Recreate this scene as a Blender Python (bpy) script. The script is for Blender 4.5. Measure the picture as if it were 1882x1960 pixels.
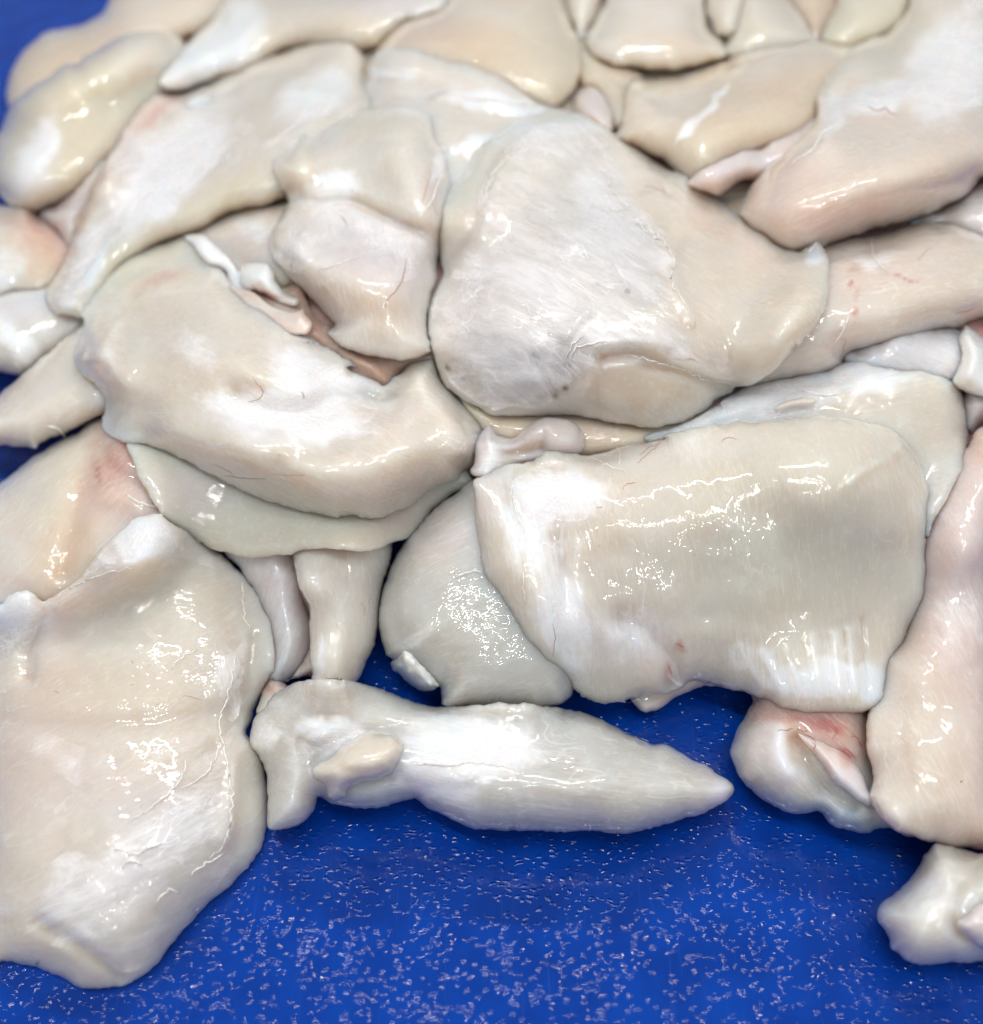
import bpy, math, random
import numpy as np
from mathutils import Vector
from mathutils.geometry import delaunay_2d_cdt
random.seed(7); rng = np.random.default_rng(7)
for o in list(bpy.data.objects): bpy.data.objects.remove(o)
scene = bpy.context.scene
COL = scene.collection

# ------------------------------------------------------------------ camera
PITCH = math.radians(50.0); DIST = 0.38; TARGET = np.array([0.0, 0.0, 0.025])
VFOV = math.radians(48.0)
FWD = np.array([0.0, math.cos(PITCH), -math.sin(PITCH)])
UPV = np.array([0.0, math.sin(PITCH), math.cos(PITCH)])
RGT = np.array([1.0, 0.0, 0.0])
CAM = TARGET - FWD * DIST
cd = bpy.data.cameras.new('camera'); cam = bpy.data.objects.new('camera', cd); COL.objects.link(cam)
cam.location = CAM; cam.rotation_euler = (math.pi/2 - PITCH, 0, 0)
cd.sensor_fit = 'VERTICAL'; cd.sensor_height = 24; cd.lens = 12 / math.tan(VFOV/2)
cd.clip_start = 0.01; cd.clip_end = 20
cd.dof.use_dof = True; cd.dof.focus_distance = 0.337; cd.dof.aperture_fstop = 4.6
scene.camera = cam

# ------------------------------------------------------------------ light
w = bpy.data.worlds.new('World'); scene.world = w; w.use_nodes = True
w.node_tree.nodes['Background'].inputs[0].default_value = (0.92, 0.95, 1.0, 1)
w.node_tree.nodes['Background'].inputs[1].default_value = 0.26
def lamp(name, loc, target, sx, sy, power, col):
    l = bpy.data.lights.new(name, 'AREA'); l.shape = 'RECTANGLE'; l.size = sx; l.size_y = sy
    l.energy = power; l.color = col
    o = bpy.data.objects.new(name, l); COL.objects.link(o); o.location = loc
    o.rotation_euler = (Vector(target) - Vector(loc)).to_track_quat('-Z', 'Y').to_euler()
    o['kind'] = 'helper'
    return o
lamp('ceiling_lamp', (-0.15, -0.30, 1.45), (0, 0, 0), 1.3, 0.03, 8, (1.0, 0.99, 0.96))
lamp('ceiling_lamp', (0.35, -1.0, 1.25), (0, 0, 0), 1.2, 0.022, 4.0, (0.95, 0.98, 1.0))
lamp('ceiling_lamp', (0.1, 1.0, 1.45), (0, 0, 0), 1.5, 0.06, 15, (1.0, 0.97, 0.92))
lamp('ceiling_lamp', (-0.05, -0.13, 1.5), (0, 0, 0), 1.2, 0.022, 4.0, (1.0, 0.99, 0.97))
scene.view_settings.view_transform = 'Standard'; scene.view_settings.look = 'None'
scene.view_settings.exposure = 0.10; scene.view_settings.gamma = 1
scene.cycles.use_denoising = True
scene.cycles.adaptive_threshold = 0.025; scene.cycles.max_bounces = 9; scene.cycles.diffuse_bounces = 5; scene.cycles.glossy_bounces = 3

# ------------------------------------------------------------------ materials
def newmat(name):
    m = bpy.data.materials.new(name); m.use_nodes = True
    nt = m.node_tree; nt.nodes.clear()
    return m, nt
class N:
    def __init__(s, nt): s.nt = nt
    def add(s, t, **kw):
        n = s.nt.nodes.new(t)
        for k, v in kw.items(): setattr(n, k, v)
        return n
    def link(s, a, b): s.nt.links.new(a, b)
    def val(s, inp, v):
        if hasattr(v, 'is_linked'): s.link(v, inp)
        else: inp.default_value = v
    def math(s, op, a, b=0.0, c=None, clamp=False):
        n = s.add('ShaderNodeMath', operation=op); n.use_clamp = clamp
        s.val(n.inputs[0], a); s.val(n.inputs[1], b)
        if c is not None: s.val(n.inputs[2], c)
        return n.outputs[0]
    def noise(s, vec, scale, detail=2, rough=0.5, dist=0.0):
        n = s.add('ShaderNodeTexNoise'); s.link(vec, n.inputs['Vector'])
        n.inputs['Scale'].default_value = scale; n.inputs['Detail'].default_value = detail
        n.inputs['Roughness'].default_value = rough; n.inputs['Distortion'].default_value = dist
        return n.outputs['Fac']
    def ramp(s, x, a, b):
        n = s.add('ShaderNodeMapRange', interpolation_type='SMOOTHSTEP'); s.val(n.inputs[0], x)
        n.inputs[1].default_value = a; n.inputs[2].default_value = b
        return n.outputs[0]
    def scalev(s, vec, sc):
        n = s.add('ShaderNodeVectorMath', operation='MULTIPLY'); s.link(vec, n.inputs[0]); n.inputs[1].default_value = sc
        return n.outputs[0]
    def mix(s, f, a, b, mode='MIX'):
        n = s.add('ShaderNodeMix', data_type='RGBA', blend_type=mode); s.val(n.inputs[0], f)
        s.val(n.inputs[6], a); s.val(n.inputs[7], b)
        return n.outputs[2]
    def bump(s, h, strength, dist, normal=None):
        n = s.add('ShaderNodeBump'); n.inputs['Strength'].default_value = strength
        n.inputs['Distance'].default_value = dist; s.link(h, n.inputs['Height'])
        if normal is not None: s.link(normal, n.inputs['Normal'])
        return n.outputs[0]
    def attr(s, name):
        return s.add('ShaderNodeAttribute', attribute_name=name)

def flesh_material(name, membrane=False):
    m, nt = newmat(name); g = N(nt)
    tint = g.attr('tint').outputs['Color']
    white = g.attr('white').outputs['Fac']
    fuv = g.attr('fuv').outputs['Vector']         # fibre space in metres, x runs along the fibres
    # broad and fine mottling
    n1 = g.noise(fuv, 45, 3, 0.6); n2 = g.noise(fuv, 420, 3, 0.7)
    n3 = g.noise(g.scalev(fuv, (140, 1500, 500)), 1, 3, 0.6, 0.6)      # fine fibres
    n4 = g.noise(g.scalev(fuv, (45, 420, 150)), 1, 4, 0.65, 1.2)     # bundles
    n5 = g.noise(fuv, 110, 5, 0.75, 2.5)                             # cloudy fascia
    col = g.mix(g.ramp(n1, 0.3, 0.75), tint, (0.98, 0.93, 0.88, 1), 'MULTIPLY')
    col = g.mix(g.math('MULTIPLY', g.ramp(n2, 0.5, 0.8), 0.25), col, (0.88, 0.86, 0.82, 1))
    col = g.mix(g.math('MULTIPLY', g.math('MULTIPLY', g.ramp(n3, 0.48, 0.72), g.ramp(n1, 0.35, 0.6)), 0.24), col, (0.92, 0.90, 0.87, 1))
    col = g.mix(g.math('MULTIPLY', g.ramp(n5, 0.42, 0.25), 0.18), col, (0.50, 0.48, 0.42, 1))
    speck = g.ramp(g.noise(fuv, 900, 1, 0.4), 0.74, 0.80)
    col = g.mix(g.math('MULTIPLY', speck, 0.25), col, (0.30, 0.24, 0.18, 1))
    n6 = g.noise(g.scalev(fuv, (60, 130, 80)), 1, 4, 0.6, 1.5)
    def web(sc, wdt, dist):
        nn = g.noise(g.scalev(fuv, sc), 1, 2, 0.5, dist)
        return g.math('SUBTRACT', 1.0, g.ramp(g.math('ABSOLUTE', g.math('SUBTRACT', nn, 0.5)), 0.0, wdt))
    webm = g.ramp(g.noise(fuv, 70, 2, 0.5), 0.46, 0.64)
    web1 = g.math('MULTIPLY', g.math('MAXIMUM', web((28, 105, 60), 0.018, 1.0), g.math('MULTIPLY', web((70, 160, 90), 0.022, 0.8), 0.6)), webm)
    fib = g.math('ADD', g.math('MULTIPLY', n4, 0.6), g.math('MULTIPLY', n5, 0.5))
    wf = g.math('ADD', g.math('MULTIPLY', fib, 1.0), g.math('SUBTRACT', white, 1.0))
    wfac = g.math('MULTIPLY', g.ramp(wf, -0.28, 0.42), g.ramp(white, 0.0, 0.25))
    wcol = g.mix(g.ramp(n3, 0.3, 0.7), (0.86, 0.86, 0.90, 1), (0.95, 0.95, 0.95, 1))
    b = g.add('ShaderNodeBsdfPrincipled')
    if not membrane:
        col = g.mix(g.math('MULTIPLY', wfac, 0.85), col, wcol)
        col = g.mix(g.math('MULTIPLY', web1, g.math('MULTIPLY_ADD', white, 0.6, 0.16)), col, (0.95, 0.94, 0.93, 1))
    else:
        col = g.mix(0.85, tint, (1.0, 0.99, 1.0, 1))
        edge = g.attr('edge').outputs['Fac']
        film = g.noise(g.scalev(fuv, (38, 75, 50)), 1, 5, 0.62, 0.8)
        f = g.math('ADD', g.math('MULTIPLY', g.ramp(g.math('ADD', g.math('MULTIPLY', n4, 0.3), g.math('MULTIPLY', film, 0.8)), 0.38, 0.78), 0.55), 0.10)
        rimline = g.math('MULTIPLY', g.ramp(edge, 0.0, 0.05), g.math('SUBTRACT', 1.0, g.ramp(edge, 0.05, 0.35)))
        f = g.math('ADD', f, g.math('MULTIPLY', rimline, g.math('MULTIPLY', g.ramp(n1, 0.4, 0.65), 0.22)))
        f = g.math('ADD', f, g.math('MULTIPLY', web1, 0.45))
        f = g.math('MULTIPLY', f, white, clamp=True)
        ed2 = g.math('ADD', g.math('MULTIPLY', edge, 1.3), g.math('MULTIPLY', g.math('SUBTRACT', film, 0.5), 2.4))
        soft = g.math('MAXIMUM', g.ramp(ed2, 0.0, 0.9), g.math('MULTIPLY', g.ramp(edge, 0.0, 0.06), g.math('MULTIPLY', g.ramp(n1, 0.5, 0.62), 0.35)))
        al = g.math('MULTIPLY', f, soft, clamp=True)
        g.link(al, b.inputs['Alpha'])
    g.link(col, b.inputs['Base Color'])
    b.inputs['Subsurface Weight'].default_value = 1.0 if not membrane else 0.0
    b.inputs['Subsurface Radius'].default_value = (1.0, 0.70, 0.50)
    if membrane: b.inputs['Subsurface Scale'].default_value = 0.002
    else: g.link(g.math('MULTIPLY', g.attr('thick').outputs['Fac'], 0.022), b.inputs['Subsurface Scale'])
    b.inputs['Roughness'].default_value = 0.42
    b.inputs['Specular IOR Level'].default_value = 0.2
    # flesh relief
    h = g.math('ADD', g.math('MULTIPLY', n3, 0.14), g.math('ADD', g.math('MULTIPLY', n4, 0.7), g.math('MULTIPLY', n5, g.math('MULTIPLY_ADD', white, 0.4 if membrane else 0.8, 0.2))))
    h = g.math('ADD', h, g.math('MULTIPLY', web1, 0.35))
    nb = g.bump(h, 0.5, 0.0006 if not membrane else 0.00012)
    g.link(nb, b.inputs['Normal'])
    # water film
    wob = g.noise(fuv, 130, 0, 0.5, 1.5)
    wet = g.noise(g.scalev(fuv, (1.0, 1.45, 1.0)), 420, 0, 0.5, 0.8)
    patch = g.ramp(g.noise(fuv, 60, 2, 0.5), 0.44, 0.58)
    hw = g.math('ADD', g.math('MULTIPLY', wob, 1.6), g.math('MULTIPLY', wet, g.math('MULTIPLY_ADD', patch, 2.3, 0.8)))
    nw = g.bump(hw, 1.0, 0.00007)
    b.inputs['Coat Weight'].default_value = 1.0 if not membrane else 0.8
    b.inputs['Coat Roughness'].default_value = 0.012
    b.inputs['Coat IOR'].default_value = 1.55
    g.link(nw, b.inputs['Coat Normal'])
    out = g.add('ShaderNodeOutputMaterial'); g.link(b.outputs[0], out.inputs[0])
    return m
FLESH = flesh_material('wet_raw_flesh'); MEMB = flesh_material('thin_white_membrane', True)

def simple_mat(name, color, rough, **kw):
    m, nt = newmat(name); g = N(nt); b = g.add('ShaderNodeBsdfPrincipled')
    b.inputs['Base Color'].default_value = (*color, 1); b.inputs['Roughness'].default_value = rough
    for k, v in kw.items(): b.inputs[k].default_value = v
    tc = g.add('ShaderNodeTexCoord').outputs['Object']
    n = g.noise(tc, 900, 3, 0.6)
    c = g.mix(g.ramp(n, 0.3, 0.7), (*[x*0.8 for x in color], 1), (*[min(1, x*1.15) for x in color], 1)); g.link(c, b.inputs['Base Color'])
    out = g.add('ShaderNodeOutputMaterial'); g.link(b.outputs[0], out.inputs[0])
    return m
VEIN = simple_mat('dark_blood_vein', (0.42, 0.15, 0.13), 0.3)
HAIR = simple_mat('dark_thread', (0.24, 0.17, 0.15), 0.5)
SINEW = simple_mat('white_sinew', (0.86, 0.84, 0.80), 0.25)
def bubble_material():
    m, nt = newmat('water_bubble'); g = N(nt)
    lw = g.add('ShaderNodeLayerWeight'); lw.inputs[0].default_value = 0.25
    tr = g.add('ShaderNodeBsdfTransparent'); gl = g.add('ShaderNodeBsdfGlossy'); gl.inputs['Roughness'].default_value = 0.03
    mx = g.add('ShaderNodeMixShader'); g.link(g.math('MULTIPLY_ADD', g.ramp(lw.outputs['Facing'], 0.55, 0.98), 0.55, 0.02), mx.inputs[0])
    df = g.add('ShaderNodeBsdfDiffuse'); df.inputs[0].default_value = (0.95, 0.95, 0.93, 1)  # white diffuse rim stands in for the bubble's bright reflection
    m2 = g.add('ShaderNodeMixShader'); m2.inputs[0].default_value = 0.85; g.link(gl.outputs[0], m2.inputs[1]); g.link(df.outputs[0], m2.inputs[2])
    g.link(tr.outputs[0], mx.inputs[1]); g.link(m2.outputs[0], mx.inputs[2])
    out = g.add('ShaderNodeOutputMaterial'); g.link(mx.outputs[0], out.inputs[0])
    return m
BUBBLE = bubble_material()

def board_material():
    m, nt = newmat('blue_textured_plastic'); g = N(nt)
    p = g.add('ShaderNodeTexCoord').outputs['Object']
    warp = g.add('ShaderNodeTexNoise'); g.link(p, warp.inputs['Vector']); warp.inputs['Scale'].default_value = 260; warp.inputs['Detail'].default_value = 2
    wv = g.add('ShaderNodeVectorMath', operation='MULTIPLY_ADD')
    g.link(warp.outputs['Color'], wv.inputs[0]); wv.inputs[1].default_value = (0.003, 0.003, 0); g.link(p, wv.inputs[2])
    q = g.scalev(wv.outputs[0], (0.5, 1.0, 1.0))
    v = g.add('ShaderNodeTexVoronoi', feature='SMOOTH_F1'); v.inputs['Scale'].default_value = 720; v.inputs['Smoothness'].default_value = 0.35
    v.inputs['Randomness'].default_value = 1.0; g.link(q, v.inputs['Vector'])
    peb = g.math('SUBTRACT', 1.0, g.ramp(v.outputs['Distance'], 0.0, 0.45))
    gate = g.ramp(g.noise(p, 330, 2, 0.5), 0.12, 0.50)
    n = g.noise(p, 900, 3, 0.6); nl = g.noise(p, 70, 2, 0.5)
    scr = g.noise(g.scalev(p, (1400, 30, 1)), 1, 2, 0.5, 0.3)
    h = g.math('ADD', g.math('MULTIPLY', peb, g.math('MULTIPLY_ADD', gate, 0.85, 0.15)), g.math('ADD', g.math('MULTIPLY', n, 0.10), g.math('MULTIPLY', g.ramp(scr, 0.66, 0.78), 0.05)))
    nb = g.bump(h, 1.0, 0.00021)
    col = g.mix(g.ramp(nl, 0.3, 0.7), (0.0, 0.034, 0.27, 1), (0.0, 0.046, 0.34, 1))
    col = g.mix(g.math('MULTIPLY', g.ramp(scr, 0.62, 0.78), 0.10), col, (0.10, 0.22, 0.72, 1))
    b = g.add('ShaderNodeBsdfPrincipled'); g.link(col, b.inputs['Base Color'])
    b.inputs['Roughness'].default_value = 0.055; b.inputs['Specular IOR Level'].default_value = 0.4
    g.link(nb, b.inputs['Normal'])
    out = g.add('ShaderNodeOutputMaterial'); g.link(b.outputs[0], out.inputs[0])
    return m

# ------------------------------------------------------------------ reference frames used to trace outlines
K = 1882/1920.0; C7 = 700/1882.0
FR = {'W': (0, 0, 1/K), 'A': (0, 0, C7), 'B': (600, 0, C7), 'C': (1220, 0, C7), 'D': (0, 650, C7), 'E': (600, 650, C7),
      'F': (1220, 650, C7), 'G': (0, 1300, C7), 'H': (600, 1300, C7), 'I': (1220, 1300, C7)}
def P(s):
    out = []; f = FR['W']
    for tok in s.split():
        if tok in FR: f = FR[tok]; continue
        a, b = tok.split(',')
        out.append(((f[0] + float(a)*f[2])*K, (f[1] + float(b)*f[2])*K))
    return np.array(out)
def rays(pts):
    nx = (pts[:, 0]/1882.0 - 0.5) * 2 * math.tan(VFOV/2) * (1882.0/1960.0)
    ny = (0.5 - pts[:, 1]/1960.0) * 2 * math.tan(VFOV/2)
    r = FWD[None] + nx[:, None]*RGT[None] + ny[:, None]*UPV[None]
    return r / np.linalg.norm(r, axis=1)[:, None]
def sstep(a, b, x):
    t = np.clip((x-a)/(b-a), 0, 1); return t*t*(3-2*t)
def height(x, y):                                # the heap's own rise above the board
    h = 0.050*sstep(-0.075, 0.075, y) * (0.25 + 0.75*sstep(-0.19, -0.06, x - 0.1*y)) 
    h = h * (1 - 0.35*sstep(0.14, 0.30, y))
    return h
def depth0(pts):
    r = rays(pts); lo = np.full(len(pts), 0.15); hi = (CAM[2])/np.maximum(-r[:, 2], 1e-3)
    lo = np.minimum(lo, hi)
    for _ in range(36):
        mid = (lo+hi)/2; q = CAM[None] + r*mid[:, None]
        below = q[:, 2] < height(q[:, 0], q[:, 1])
        hi = np.where(below, mid, hi); lo = np.where(below, lo, mid)
    return (lo+hi)/2, r
def world(pts, s):
    t, r = depth0(pts); return CAM[None] + r*(t - s)[:, None]

def catmull(pts, closed=True, step=5.0, sub=10):
    n = len(pts); out = []
    rngi = range(n) if closed else range(n-1)
    for i in rngi:
        if closed: p0, p1, p2, p3 = pts[(i-1) % n], pts[i], pts[(i+1) % n], pts[(i+2) % n]
        else: p0, p1, p2, p3 = pts[max(i-1, 0)], pts[i], pts[i+1], pts[min(i+2, n-1)]
        for k in range(sub):
            t = k/sub
            out.append(0.5*((2*p1)+(-p0+p2)*t+(2*p0-5*p1+4*p2-p3)*t*t+(-p0+3*p1-3*p2+p3)*t**3))
    if not closed: out.append(pts[-1])
    out = np.array(out)
    if closed: out = np.vstack([out, out[:1]])
    seg = np.linalg.norm(np.diff(out, axis=0), axis=1); L = np.concatenate([[0], np.cumsum(seg)])
    m = max(8, int(L[-1]/step)); s = np.linspace(0, L[-1], m+1)
    res = np.stack([np.interp(s, L, out[:, 0]), np.interp(s, L, out[:, 1])], 1)
    return res[:-1] if closed else res
def inside(q, poly):
    c = np.zeros(len(q), bool); n = len(poly)
    x, y = q[:, 0], q[:, 1]
    for i in range(n):
        x1, y1 = poly[i]; x2, y2 = poly[(i+1) % n]
        if y1 == y2: continue
        cond = ((y1 > y) != (y2 > y)) & (x < (x2-x1)*(y-y1)/(y2-y1)+x1)
        c ^= cond
    return c
def dseg(q, line, closed):
    a = line; b = np.roll(line, -1, 0) if closed else line[1:]
    a = a if closed else a[:-1]
    d = np.full(len(q), 1e9)
    for s in range(0, len(q), 4000):
        qq = q[s:s+4000]
        ab = b-a; ap = qq[:, None]-a[None]
        t = np.clip((ap*ab[None]).sum(2)/np.maximum((ab*ab).sum(1), 1e-9)[None], 0, 1)
        d[s:s+4000] = np.sqrt(((ap-t[..., None]*ab[None])**2).sum(2).min(1))
    return d
# smooth value noise
_nt = rng.random((64, 64))
def vnoise(x, y):
    xi = np.floor(x).astype(int); yi = np.floor(y).astype(int); fx = x-xi; fy = y-yi
    fx = fx*fx*fx*(fx*(fx*6-15)+10); fy = fy*fy*fy*(fy*(fy*6-15)+10)
    g = lambda a, b: _nt[a % 64, b % 64]
    return (g(xi, yi)*(1-fx)*(1-fy)+g(xi+1, yi)*fx*(1-fy)+g(xi, yi+1)*(1-fx)*fy+g(xi+1, yi+1)*fx*fy)-0.5

# ------------------------------------------------------------------ stacking raster (how high the heap has grown)
CELL = 6.0; X0, Y0 = -120.0, -120.0; GW, GH = 356, 372
S = np.zeros((GH, GW))
gx, gy = np.meshgrid(X0+CELL*np.arange(GW), Y0+CELL*np.arange(GH))
def blur(a, r):
    for _ in range(2):
        k = int(max(1, r)); 
        for ax in (0, 1):
            p = np.pad(a, [(k, k) if i == ax else (0, 0) for i in (0, 1)], mode='edge')
            c = np.cumsum(p, axis=ax); c = np.insert(c, 0, 0, axis=ax)
            n = a.shape[ax]
            a = (np.take(c, np.arange(2*k+1, 2*k+1+n), axis=ax)-np.take(c, np.arange(0, n), axis=ax))/(2*k+1)
    return a
def sample(g, q, x0=X0, y0=Y0, cell=CELL):
    fx = np.clip((q[:, 0]-x0)/cell, 0, g.shape[1]-1.001); fy = np.clip((q[:, 1]-y0)/cell, 0, g.shape[0]-1.001)
    xi = fx.astype(int); yi = fy.astype(int); fx -= xi; fy -= yi
    return g[yi, xi]*(1-fx)*(1-fy)+g[yi, xi+1]*fx*(1-fy)+g[yi+1, xi]*(1-fx)*fy+g[yi+1, xi+1]*fx*fy

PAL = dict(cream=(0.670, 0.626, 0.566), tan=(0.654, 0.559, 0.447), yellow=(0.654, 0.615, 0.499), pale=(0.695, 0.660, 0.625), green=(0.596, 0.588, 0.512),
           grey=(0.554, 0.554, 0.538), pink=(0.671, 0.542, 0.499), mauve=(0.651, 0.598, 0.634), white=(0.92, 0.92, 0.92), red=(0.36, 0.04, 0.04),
           brown=(0.425, 0.289, 0.230), orange=(0.684, 0.513, 0.378), silver=(0.82, 0.81, 0.87), dark=(0.34, 0.30, 0.29), rose=(0.546, 0.299, 0.264), boardblue=(0.26, 0.38, 0.50), coolshade=(0.504, 0.522, 0.517))  # last two: blue board through thin flesh, cool front light put into colour
def link_mesh(name, co, faces, mat, parent=None):
    me = bpy.data.meshes.new(name); me.from_pydata([tuple(c) for c in co], [], faces); me.update()
    me.polygons.foreach_set('use_smooth', [True]*len(me.polygons))
    me.materials.append(mat); o = bpy.data.objects.new(name, me); COL.objects.link(o)
    if parent is not None: o.parent = parent
    return o

class Surf: pass
def slab(name, outline, R=60, T1=6, T2=8, U=3, color='cream', dabs=(), feats=(), fibre=0.0, lift=0.0, white=0.0, lump=1.0,
         sp=7.0, jag=1.6, drape=5, mat=None, parent=None, thin=False, addS=True, edge_px=40.0, exact=False, flat=0.0):
    """A closed, rounded piece of flesh laid over whatever the heap holds beneath it."""
    mat = mat or FLESH
    poly = catmull(P(outline) if isinstance(outline, str) else outline, True, 5.0)
    ph = rng.random()*50
    if jag > 0:
        nxt = np.roll(poly, -1, 0)-np.roll(poly, 1, 0); nr = np.stack([nxt[:, 1], -nxt[:, 0]], 1); nr /= np.maximum(np.linalg.norm(nr, axis=1), 1e-6)[:, None]
        i = np.arange(len(poly)); wv = 0.5*(jag > 1.8)*vnoise(i*1.1+ph, i*0+13.3) + vnoise(i*0.55+ph, i*0+3.3)+0.7*vnoise(i*0.17+ph, i*0+9.1)*1.6
        wv = wv + 0.45*vnoise(i*1.7+ph, i*0+5.7)*(vnoise(i*0.05+ph, i*0+1.1) > 0.0)
        wv[-6:] *= np.linspace(1, 0, 6); wv[:6] *= np.linspace(0, 1, 6)
        poly = poly + nr*(wv*jag*2.2)[:, None]
    x0, y0 = poly.min(0)-CELL*2; x1, y1 = poly.max(0)+CELL*2
    j0 = max(0, int((x0-X0)/CELL)); j1 = min(GW, int((x1-X0)/CELL)+2); i0 = max(0, int((y0-Y0)/CELL)); i1 = min(GH, int((y1-Y0)/CELL)+2)
    lx, ly = gx[i0:i1, j0:j1], gy[i0:i1, j0:j1]; gq = np.stack([lx.ravel(), ly.ravel()], 1)
    M = inside(gq, poly).reshape(lx.shape)
    ox, oy = X0+j0*CELL, Y0+i0*CELL
    Sl = S[i0:i1, j0:j1]
    # underside: smooth sheet that clears what lies below
    if thin or exact:
        b = np.where(M, Sl, 0); wsum = blur(M.astype(float), 2); b = np.where(M, Sl, blur(b, 2)/np.maximum(wsum, 1e-3))
        if exact and not thin: b = blur(b, 2)
    else:
        Mf = M.astype(float); wB = np.maximum(blur(Mf, drape), 1e-3)
        base = blur(np.where(M, Sl, 0), drape)/wB
        for _ in range(4):
            ex = np.where(M, np.maximum(Sl-base, 0), 0)
            base = base + 1.6*blur(ex, drape)/wB
        base = np.where(wB > 1e-3, base, 0)
        if flat > 0 and M.any():
            A = np.stack([lx[M], ly[M], np.ones(M.sum())], 1); sol = np.linalg.lstsq(A, base[M], rcond=None)[0]
            pl = sol[0]*lx+sol[1]*ly+sol[2]; pl = pl+max(0, np.percentile((base-pl)[M], 60)); base = base*(1-flat)+pl*flat
        b = base
    dsc = float(depth0(poly.mean(0)[None])[0][0])/0.345          # pieces further off are traced smaller: keep true thickness
    if not thin: T1, T2, U, lift = T1*dsc, T2*dsc, U*dsc, lift*dsc
    b = b + (lift+(U if U >= 7 else -0.2))*0.001 if not thin else b + 0.00025
    # dome (Poisson)
    u = np.zeros_like(lx, dtype=float)
    if T2 > 0:
        for _ in range(int(min(1500, 3.0*max(lx.shape)**1.35)+60)):
            v = u.copy(); v[1:-1, 1:-1] = 0.25*(u[:-2, 1:-1]+u[2:, 1:-1]+u[1:-1, :-2]+u[1:-1, 2:])+1.0
            u = np.where(M, v, 0)
        dome = (u/max(u.max(), 1e-6))**(0.92 if R <= 24 else 0.75)
    else: dome = u
    ft = [(catmull(P(f[0]), False, 8.0), f[1], f[2]) for f in feats]
    LU = 1+lump
    def front(q, d):
        rim = np.sqrt(np.clip(1-(1-np.clip(d/R, 0, 1))**2, 0, 1))
        f = sample(b, q, ox, oy) + 0.001*(T1*rim + T2*sample(dome, q, ox, oy))
        if not thin:
            fade = sstep(0, R*0.8, d)
            f = f + 0.001*fade*lump*(1.7*vnoise(q[:, 0]/95+ph, q[:, 1]/95)+0.75*vnoise(q[:, 0]/42+ph, q[:, 1]/42+7)+0.3*vnoise(q[:, 0]/19+ph, q[:, 1]/19+3))
            for ln, wd, hh in ft:
                dd = dseg(q, ln, False); f = f+0.001*hh*dsc*np.exp(-(dd/wd)**2)*(sstep(0, 45.0, d) if wd > 20 else fade)
        return f
    # mesh points
    hx = np.arange(x0, x1, sp); rows = []
    for k, yy in enumerate(np.arange(y0, y1, sp*0.87)): rows.append(np.stack([hx+(sp/2 if k % 2 else 0), np.full(len(hx), yy)], 1))
    cand = np.vstack(rows); cand = cand[inside(cand, poly)]
    cand = cand[(cand[:, 0] > -110) & (cand[:, 0] < 1992) & (cand[:, 1] > -110) & (cand[:, 1] < 2070)]
    dc = dseg(cand, poly, True) if len(cand) else np.zeros(0)
    keep = dc > sp*1.6; cand, dc = cand[keep], dc[keep]
    nxt = np.roll(poly, -1, 0)-np.roll(poly, 1, 0); nr = np.stack([nxt[:, 1], -nxt[:, 0]], 1); nr /= np.maximum(np.linalg.norm(nr, axis=1), 1e-6)[:, None]
    ar = 0.5*np.sum(poly[:, 0]*np.roll(poly[:, 1], -1)-np.roll(poly[:, 0], -1)*poly[:, 1])
    inw = -nr if ar > 0 else nr
    rings = [poly]; rd = [np.zeros(len(poly))]
    for off in (0.8, 2.6, 6.0):
        q = poly+inw*off; ok = inside(q, poly); dq = np.zeros(len(q)); dq[ok] = dseg(q[ok], poly, True)
        ok &= dq > off*0.85; rings.append(q[ok]); rd.append(dq[ok])
    pts = np.vstack(rings+[cand]); dd = np.concatenate(rd+[dc]); nb = len(poly)
    res = delaunay_2d_cdt([Vector(p) for p in pts], [], [list(range(nb))], 1, 1e-4)
    vs, fs, orig = res[0], res[2], res[3]
    q = np.array([tuple(v) for v in vs]); n = len(q)
    d = np.array([dd[o[0]] if len(o) else 0.0 for o in orig]); isb = d < 1e-6
    F = front(q, d); bb = sample(b, q, ox, oy)
    rim = np.sqrt(np.clip(1-(1-np.clip(d/R, 0, 1))**2, 0, 1))
    Bk = bb - 0.001*(max(U, 0.15))*rim if not thin else F-0.0002*(~isb)
    top = world(q, F); bot = world(q, Bk)
    hid = {}; co = list(top); faces = []
    for i in range(n):
        if isb[i]: hid[i] = i
        else: hid[i] = len(co); co.append(bot[i])
    for f in fs:
        f = list(f); a = q[f[0]]; e1 = q[f[1]]-a; e2 = q[f[2]]-a
        if e1[0]*e2[1]-e1[1]*e2[0] > 0: f = f[::-1]
        faces.append(f); g = [hid[i] for i in f][::-1]
        if g != f[::-1]: faces.append(g)
    o = link_mesh(name, co, faces, mat, parent)
    o.data['pf'] = 1
    # paint: flesh colour (front pieces with cool light tinted in), patches of fascia, fibre space
    allq = np.vstack([q, q[~isb]]); alld = np.concatenate([d, d[~isb]]); NV = len(allq)
    colr = np.tile(np.array(PAL[color]), (NV, 1)); wh = np.full(NV, float(white))
    wx = allq[:, 0]+26*vnoise(allq[:, 0]/45+ph, allq[:, 1]/45)+12*vnoise(allq[:, 0]/17+ph, allq[:, 1]/17)
    wy = allq[:, 1]+26*vnoise(allq[:, 0]/45+ph+20, allq[:, 1]/45)+12*vnoise(allq[:, 0]/17+ph+30, allq[:, 1]/17)
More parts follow.
